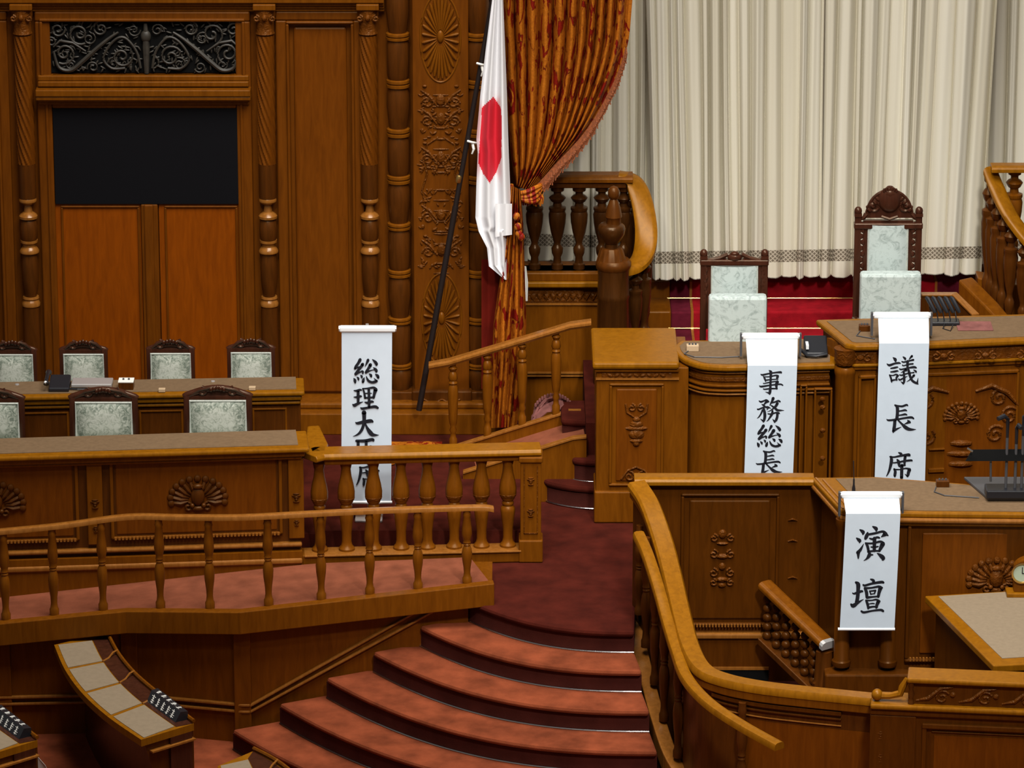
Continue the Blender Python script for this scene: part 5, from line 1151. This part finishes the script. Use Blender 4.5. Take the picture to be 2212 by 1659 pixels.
MB().box(xat(1780, 1450, YFn), xat(2470, 1450, YFn), YFn - .1, YFn + .1, .3, Z(1446)).build('base', 'wood_pit', lt, .014)
mb = MB(); carved_crest(mb, (xat(2152, 1240, YFn), YFn - .012, Z(1248)), .2); mb.build('carved_crest', 'wood_carved', lt, smooth=True)
# things on the lectern
mic_box(2036, 1050, ZC + .004, .045, 'brown switch box with cord on the front lectern', 'wood_dark', [(2022, 1052), (2018, 1062), (2040, 1070), (2085, 1073), (2115, 1075)])
p = at(1844, 1061, Z=ZC + .004); t = thing('slim_microphone', 'slim black microphone standing on lectern just behind its banner', 'microphone', p)
MB().lathe(p, [(0, .012), (.02, .012), (.05, .007), (.09, .006)], 10).build('stem', 'black_plastic', t, smooth=True)
MB().tube([p + Vector((0, 0, .09)), p + Vector((-.005, .01, .22))], .0035, 6).build('gooseneck', 'black_plastic', t)
t = thing('lectern_microphones', 'group of tall microphones on black base at lectern right', 'microphones', at(2150, 1078, Z=ZC))
a, b, c, d = [at(x, y, Z=ZC + .005) for x, y in ((2082, 1036), (2135, 1082), (2330, 1082), (2330, 1036))]
MB().prism([a, b, c, d], (0, 0, .022)).build('base_plate', 'dark_grey', t, .005)
q = at(2130, 1076, Z=ZC + .03); MB().box(q.x, q.x + .5, q.y - .02, q.y + .14, q.z, q.z + .06).build('base_block', 'black_plastic', t, .008)
for px, py0, py1, lean in ((2172, 1065, 905, -.03), (2192, 1060, 925, .01), (2206, 1064, 900, .03), (2222, 1060, 910, .04)):
    b0 = at(px, py0, Y=q.y + .05); h = zat(py1, q.y + .05) - b0.z; tp = b0 + Vector((0, 0, h))
    MB().tube([b0, b0 + Vector((0, 0, h * .75))], .010, 8).build('rod', 'dark_grey', t, smooth=True)
    MB().tube([b0 + Vector((0, 0, h * .75)), tp, tp + Vector((lean, -.03, .03)), tp + Vector((lean * 2.5, -.06, .02))], [.010, .013, .018, .016], 8).build('capsule', 'black_plastic', t, smooth=True)
MB().tube([at(2090, 968, Y=q.y), at(2101, 975, Y=q.y)], .008, 6).build('clip', 'steel', t)
MB().prism([at(2100, 972, Y=q.y + .06), at(2086, 996, Y=q.y + .02), at(2330, 996, Y=q.y + .02), at(2330, 970, Y=q.y + .06)], (0, .01, 0)).build('document_rest', 'dark_recess', t)
MB().tube([at(2140, 1040, Y=q.y + .06), at(2140, 996, Y=q.y + .05)], .008, 6).build('rest_stem', 'dark_grey', t)
# ---------------------------------------------------------------- enclosure of the pit with its sweeping honey rail
en = thing('pit_enclosure', 'curved wooden enclosure wall with broad sweeping honey-coloured rail', 'enclosure', (1.6, -2.8, 0))
EP = [(1376, 1045, 1.92), (1402, 1085, 1.84), (1428, 1155, 1.68), (1449, 1230, 1.53), (1470, 1320, 1.38), (1490, 1395, 1.28), (1518, 1444, 1.22), (1564, 1466, 1.20), (1640, 1482, 1.20), (1740, 1494, 1.20), (1890, 1509, 1.20)]
ep = smooth_path([at(x, y, Z=z) for x, y, z in EP], 6)
wid = .19
def band(path, w0, w1, h0, h1):
    mb = MB(); vs = []; n = len(path)
    for i, p in enumerate(path):
        t = (path[min(i + 1, n - 1)] - path[max(i - 1, 0)]); t = Vector((t.x, t.y, 0)).normalized(); lat = Vector((t.y, -t.x, 0)); s = i / (n - 1)
        w = lerp(w0, w1, min(1, s * 1.2)) / 2
        for u, v in [(-w, h0), (-w, h0 + (h1 - h0) * .6), (-w * .8, h1), (w * .8, h1), (w, h0 + (h1 - h0) * .6), (w, h0)]: vs.append(p + lat * u + Vector((0, 0, v)))
    k = 6; mb.add(vs, [(i * k + j, (i + 1) * k + j, (i + 1) * k + (j + 1) % k, i * k + (j + 1) % k) for i in range(n - 1) for j in range(k)] + [tuple(range(k)), tuple(range((n - 1) * k, n * k))[::-1]])
    return mb
band(ep, .15, .13, -.03, .02).build('sweeping_rail', 'wood_rail', en, smooth=True)
MB().sweep([p - Vector((0, 0, .06)) for p in ep], rect_prof(-.05, .06, -.03, .035)).build('under_rail', 'wood_desk', en, .006)
mb = MB(); n = len(ep); vs = []
for i, p in enumerate(ep): vs += [(p.x, p.y, 0), (p.x, p.y, p.z - .05)]
mb.add(vs, [(2 * i, 2 * i + 2, 2 * i + 3, 2 * i + 1) for i in range(n - 1)]); mb.build('wall_panelling', 'wood_dark', en, solid=.06)
fp_ = [p for p in ep if p.x > ep[38].x - .001][0:]
for dz, off, hh, m in ((-.10, .05, .03, 'wood_pit'), (-.15, .045, .014, 'wood_dark'), (-.20, .042, .008, 'wood_worn')):
    MB().sweep([p + Vector((0, 0, dz)) for p in ep[40:-3]], rect_prof(-.01, off, -hh, 0)).build('panel_moulding', m, en, .004)
mb = MB(); vs = []
fpth = ep[40:]
for p in fpth: vs += [(p.x, p.y - .034, 0), (p.x, p.y - .034, .97)]
mb.add(vs, [(2 * i, 2 * i + 2, 2 * i + 3, 2 * i + 1) for i in range(len(fpth) - 1)]); mb.build('front_field', 'wood_field', en)
# clerks' counter at its end
ct = thing('clerks_counter', 'wooden counter with carved frieze box at the end of the sweeping rail', 'counter', (3.0, -3.4, 0))
c0, c1 = at(1880, 1522, Z=1.29), at(2470, 1548, Z=1.29)
fc = Frame((c0.x, c0.y), (c1.x, c1.y))
mb = MB(); fc.box(mb, 0, fc.len, -.25, 0, 1.255, 1.29); mb.build('lower_cap', 'wood_rail', ct, .012)
mb = MB(); fc.box(mb, .02, fc.len, -.24, -.04, 0, 1.26); mb.build('body', 'wood_pit', ct)
mb = MB(); fc.box(mb, .0, fc.len, -.1, -.02, 1.21, 1.255); fc.box(mb, .0, .30, -.1, -.025, 0, 1.21); mb.build('frieze_and_pilaster', 'wood_pit', ct, .008)
mb = MB(); fc.box(mb, .34, 1.12, -.05, -.015, 1.13, 1.165); fc.box(mb, .34, .37, -.05, -.02, 0, 1.14); fc.box(mb, 1.09, 1.12, -.05, -.02, 0, 1.14); fc.box(mb, .40, 1.06, -.05, -.03, 1.10, 1.112); mb.build('panel_moulding', 'wood_pit', ct, .008)
mb = MB(); fc.box(mb, .42, 1.06, -.045, -.034, 0, 1.08); mb.build('field', 'wood_field', ct)
mb = MB()
for py in (1590, 1640): mb = MB(); q = at(1903, py, Y=c0.y - .0); urn(mb, (q.x, c0.y + .03, q.z), .06); mb.build('carved_drop', 'wood_carved', ct, smooth=True)
u0 = (at(1960, 1500, Z=1.3) - fc.a).dot(fc.ax)
mb = MB(); fc.box(mb, u0, fc.len, -.24, -.02, 1.44, 1.475); mb.build('upper_cap', 'wood_rail', ct, .012)
fb_ = MB(); fc.box(fb_, u0 + .01, fc.len, -.22, -.05, 1.28, 1.445); fb_ = fb_.build('carved_box', 'wood_pit', ct)
mb = MB()
for i in range(6):
    u = u0 + .2 + i * .28; q = fc.P(u, -.048, 1.365)
    mb.tube([q + fc.ax * a + Vector((0, 0, z)) for a, z in ((-.14, -.05), (-.06, -.03), (.02, .04), (.10, .05))], [.006, .015, .014, .005], 6)
    mb.tube(spiral(q + fc.ax * .03 + Vector((0, 0, -.02)), .05, .01, R(30), 1.3, 16, fc.ax), .009, 6); mb.ball(q + fc.ax * .1, .02, .012, .02, 8, 5)
mb.build('frieze_carving', 'wood_carved', fb_, smooth=True)
mb = MB(); mb.lathe(fc.P(u0 + .03, -.05, 0), [(1.29, .022), (1.31, .018), (1.33, .012), (1.36, .022), (1.39, .012), (1.42, .02), (1.44, .022)], 12); mb.build('corner_post', 'wood_dark', ct, smooth=True)
mb = MB(); q = fc.P(0.04, -.08, 1.33)
mb.ball(q, .038, .04, .04); mb.tube([fc.P(.05, -.08, 1.325), fc.P(.12, -.08, 1.325), fc.P(.19, -.08, 1.345), fc.P(u0 - .03, -.08, 1.39), fc.P(u0 + .0, -.08, 1.45)], [.026, .022, .026, .024, .018], 8)
mb.build('scroll_bracket', 'wood_rail', ct, smooth=True)
# ---------------------------------------------------------------- handrail down the right side of the stair
sh = thing('stair_railing', 'curved stair handrail on dark turned posts beside the sweeping enclosure', 'railing', (1.0, -2.2, .5))
ST = [(1366, 1300, 1.00), (1381, 1375, .86), (1403, 1470, .70), (1428, 1560, .56), (1458, 1640, .43), (1508, 1705, .33), (1600, 1790, .22), (1690, 1850, .16)]
st_ = [at(x, y, Z=z) for x, y, z in ST]
MB().sweep(smooth_path(st_, 5), rect_prof(-.04, .06, -.14, 0)).build('curb', 'wood_worn', sh, .008)
HP = [(1380, 1150, 1.70), (1400, 1195, 1.63), (1424, 1270, 1.49), (1443, 1340, 1.36), (1462, 1402, 1.27), (1484, 1460, 1.19), (1530, 1512, 1.14), (1600, 1560, 1.09), (1684, 1607, 1.05)]
hp_ = smooth_path([at(x, y, Z=z) for x, y, z in HP], 6)
MB().sweep([p - Vector((0, 0, .04)) for p in hp_], rail_prof(.085, .05)).build('handrail', 'wood_rail', sh, smooth=True)
for px, py, z in ((1381, 1326, 1.00), (1395, 1397, .85), (1414, 1477, .70), (1434, 1556, .57), (1464, 1635, .45), (1522, 1704, .34), (1600, 1770, .25)):
    b = at(px, py, Z=z); j = min(hp_, key=lambda p: (p.x - b.x) ** 2 + (p.y - b.y) ** 2); h = max(.5, j.z - .04 - z)
    MB().lathe(b, [(zz * h, r) for zz, r in RB], 16).build('baluster', 'wood_dark', sh, smooth=True)
# ---------------------------------------------------------------- short steep rail inside the pit
pr2 = thing('pit_stair_rail', 'short steep rail with bobbin posts leading down beside the lectern', 'railing', (2.1, -1.3, ZF))
a, b = at(1652, 1268, Y=-.88), at(1788, 1398, Y=-1.42)
MB().sweep([a, b], rail_prof(.13, .05)).build('rail', 'wood_desk', pr2, .006)
d = (b - a).normalized(); MB().sweep([b - d * .015, b + d * .018], rail_prof(.135, .052)).build('metal_end', 'silver', pr2)
for k in range(6):
    p = a.lerp(b, .05 + .15 * k) - Vector((0, 0, .02)); h = .36
    mb = MB(); mb.tube([p - Vector((0, 0, h)), p], .014, 8)
    for j in range(5): mb.ball(p - Vector((0, 0, .05 + .068 * j)), .034, .034, .034, 10, 6)
    mb.build('bobbin_post', 'wood_dark', pr2, smooth=True)
MB().sweep([a - Vector((0, 0, .42)), b - Vector((0, 0, .42))], rect_prof(-.06, .06, 0, .05)).build('lower_rail', 'wood_dark', pr2, .006)
n_ = b + Vector((-.02, .02, 0))
MB().lathe((n_.x, n_.y, 0), [(ZF, .075), (b.z - .27, .075), (b.z - .25, .065), (b.z - .03, .06)], 48, twist=lambda a, z: .09 * math.cos(5 * a + z * 45)).build('twisted_newel', 'wood_dark', pr2, smooth=True)
# ---------------------------------------------------------------- reporters' desk and clock
ZR = 1.36
rd = thing('reporters_desk', 'slanted-set wooden desk with pale top and honey border before the lectern', 'desk', (3.2, -2.4, ZF))
ro = W2([(1998, 1287), (2146, 1438), (2420, 1424), (2420, 1262)], ZR)
flat('top_board', ro, ZR - .05, ZR, 'wood_rail', rd, .008)
ri_ = W2([(2027, 1289), (2165, 1423), (2420, 1407), (2420, 1264)], ZR)
flat('writing_pad', ri_, ZR - .01, ZR + .004, 'felt_pale', rd)
flat('body', inset(ro, .06), ZF, ZR - .05, 'wood_pit', rd)
q = at(2230, 1281, Z=ZR + .02); ck = thing('desk_clock', 'wooden clock with round greenish dial on the pale-topped desk', 'clock', (q.x, q.y, ZR))
MB().box(q.x - .18, q.x + .18, q.y - .05, q.y + .08, ZR, ZR + .035).build('base', 'wood_rail', ck, .008)
MB().box(q.x - .13, q.x + .13, q.y - .02, q.y + .07, ZR + .03, ZR + .2).build('case', 'wood_desk', ck, .01)
arch = [(q.x + .13 * math.cos(a), q.y - .02, ZR + .195 + .08 * math.sin(a)) for a in [math.pi * i / 14 for i in range(15)]]
MB().prism(arch, (0, .09, 0)).build('arched_top', 'wood_desk', ck)
dc = at(2208, 1238, Y=q.y - .03)
Mx = Matrix.Rotation(R(90), 3, 'X')
bz = MB().lathe(dc, [(-.004, .074), (.012, .074), (.014, .064), (.004, .06)], 28, M=Mx).build('bezel', 'brass', ck, smooth=True)
MB().lathe(dc, [(-.002, .06), (.006, .06)], 28, M=Mx).build('dial', 'dial_green', ck)
mb = MB(); mb.box(dc.x - .003, dc.x + .003, dc.y - .010, dc.y - .008, dc.z, dc.z + .045); mb.box(dc.x, dc.x + .03, dc.y - .010, dc.y - .008, dc.z - .003, dc.z + .003); mb.build('hands', 'black_plastic', ck)
# ---------------------------------------------------------------- members' benches on the floor
ZM = .75
def member_desk(label, L_, M_, R_, tip_h=0.0, npad=4):
    Lw, Mw, Rw = [[at(x, y, Z=ZM) for x, y in P_] for P_ in (L_, M_, R_)]
    t = thing('member_desk', label, 'desk', (Lw[-1].x, Lw[-1].y, 0), 'curved member desks')
    Ls, Ms, Rs = [smooth_path(P_, 5) for P_ in (Lw, Mw, Rw)]; n = len(Ls)
    vs = []
    for k in range(n): vs += [Ls[k], Rs[k]]
    def sheet(nm, A_, B_, z0, z1, mat, i0=0, i1=None, par=t):
        i1 = n - 1 if i1 is None else i1; pts = [(p.x, p.y, z0) for p in A_[i0:i1 + 1]] + [(p.x, p.y, z0) for p in reversed(B_[i0:i1 + 1])]
        return MB().prism(pts, (0, 0, z1 - z0)).build(nm, mat, par)
    sheet('top_board', Ls, Rs, ZM - .05, ZM, 'wood_rail')
    A2 = [a.lerp(b, .11) for a, b in zip(Ms, Ls)]; L2 = [a.lerp(b, .10) for a, b in zip(Ls, Ms)]
    m_ = (n - 1) / npad
    for k in range(npad):
        i0, i1 = int(round(k * m_)), int(round((k + 1) * m_)); e = .05
        aa = [L2[i0].lerp(L2[i0 + 1], e * 5)] + L2[i0 + 1:i1] + [L2[i1 - 1].lerp(L2[i1], 1 - e * 3)]; bb_ = [Ms[i0].lerp(Ms[i0 + 1], e * 5)] + Ms[i0 + 1:i1] + [Ms[i1 - 1].lerp(Ms[i1], 1 - e * 3)]
        MB().prism([(p.x, p.y, ZM - .01) for p in aa] + [(p.x, p.y, ZM - .01) for p in reversed(bb_)], (0, 0, .014)).build('writing_pad', 'felt_pale', t)
    sheet('nameplate_trough', [a.lerp(b, .06) for a, b in zip(Ms, Rs)], [a.lerp(b, .08) for a, b in zip(Rs, Ms)], ZM - .01, ZM + .003, 'wood_mahogany')
    MB().tube([p + Vector((0, 0, .02)) for p in Rs], .013, 6).build('rear_rim', 'wood_desk', t, smooth=True)
    for k in range(1, npad):
        i = int(round(k * m_)); a, b = Ms[i], Rs[i]; MB().tube([a + Vector((0, 0, .004)), a.lerp(b, .4) + Vector((0, 0, .006)), a.lerp(b, .7) + Vector((0, 0, .03)), b + Vector((0, 0, .03))], .007, 6).build('divider', 'wood_worn', t, smooth=True)
    In = [a.lerp(b, .55) for a, b in zip(Ls, Rs)]; Rin = [a.lerp(b, .04) for a, b in zip(Rs, Ls)]
    sheet('body', In, Rin, 0, ZM - .05, 'wood_mahogany')
    a, b = Ls[-1], Rs[-1]; u = (b - a); MB().sweep([a + u * .16 + Vector((0, .01, -.10)), b - u * .02 + Vector((0, .01, -.10))], rect_prof(-.012, .03, -.012, .0)).build('end_moulding', 'wood_worn', t)
    MB().prism([a + u * .06 + Vector((0, .02, -.05)), b - u * .02 + Vector((0, .02, -.05)), b - u * .02 + Vector((0, .02, -ZM)), a + u * .22 + Vector((0, .02, -ZM)), a + u * .22 + Vector((0, .02, -.28))], (0, .03, 0)).build('end_panel', 'wood_dark', t)
    return t, Ms, Rs
def nameplate(label, Ms, Rs, i0, i1):
    a, b = Ms[i0].lerp(Rs[i0], .25), Ms[i1].lerp(Rs[i1], .25); c, d = Ms[i0].lerp(Rs[i0], .95), Ms[i1].lerp(Rs[i1], .95)
    t = thing('nameplate_block', label, 'nameplate', (a.x, a.y, ZM), 'black nameplate blocks'); up = Vector((0, 0, .07))
    MB().add([a, b, d, c, a.lerp(c, .45) + up, b.lerp(d, .45) + up, d.lerp(c, 0) + up * .9, c + up * .9], [(0, 1, 5, 4), (4, 5, 6, 7), (7, 6, 2, 3), (0, 4, 7, 3), (1, 2, 6, 5), (0, 3, 2, 1)]).build('block', 'black_plastic', t)
    mb = MB(); rng = random.Random(3)
    for f0, f1, q0, q1 in ((a, b, a.lerp(c, .45) + up, b.lerp(d, .45) + up), (a.lerp(c, .45) + up, b.lerp(d, .45) + up, c + up * .9, d + up * .9)):
        for k in range(5):
            s0 = .08 + .17 * k
            for j in range(4):
                r0 = .22 + .16 * j; x0, x1 = s0 + rng.uniform(0, .05), s0 + rng.uniform(.09, .13)
                nrm = ((f1 - f0).cross(q0 - f0)).normalized(); nrm = nrm if nrm.z > 0 else -nrm
                P_ = lambda s, r: (f0.lerp(f1, s)).lerp(q0.lerp(q1, s), r) + nrm * .0015
                mb.add([P_(x0, r0), P_(x1, r0), P_(x1, r0 + .05), P_(x0, r0 + .05)], [(0, 1, 2, 3)])
            mb.add([P_(s0 + .05, .15), P_(s0 + .072, .15), P_(s0 + .072, .85), P_(s0 + .05, .85)], [(0, 1, 2, 3)])
    mb.build('white_lettering', 'paper_white', t)
    return t
L1 = [(117, 1393), (140, 1446), (178, 1498), (234, 1549), (305, 1598)]; M1 = [(198, 1383), (222, 1430), (258, 1476), (308, 1521), (378, 1571)]; R1 = [(230, 1367), (254, 1413), (290, 1458), (343, 1504), (419, 1563)]
t, Ms, Rs = member_desk('curved member desk with four pale pads running up to the ramp wall', L1, M1, R1)
nameplate('black nameplate block with white lettering on the four-pad desk', Ms, Rs, len(Ms) - 6, len(Ms) - 2)
off = lambda P_, dx, dy: [(x + dx, y + dy) for x, y in P_]
t, Ms, Rs = member_desk('curved member desk nearly out of frame in the lower corner', off(L1, -338, 36), off(M1, -338, 36), off(R1, -338, 36))
nameplate('black nameplate block with white lettering on the cut-off corner desk', Ms, Rs, len(Ms) - 6, len(Ms) - 2)
member_desk('member desk whose tip just shows at the foot of the stair', [(470, 1655), (480, 1700), (520, 1760), (580, 1820), (650, 1870)], [(535, 1640), (560, 1690), (600, 1740), (650, 1790), (720, 1840)], [(548, 1622), (600, 1650), (650, 1690), (700, 1740), (770, 1800)])
q = at(92, 1652, Z=.45); tag(MB().add([q + Vector(v) for v in ((-.04, 0, .07), (-.04, .01, -.08), (.05, 0, -.08), (.02, -.01, .0))], [(0, 1, 2, 3)]).build('paper_sheet', 'paper_white', solid=.002), 'white paper sheet propped in the dark beside the corner desk', 'paper')
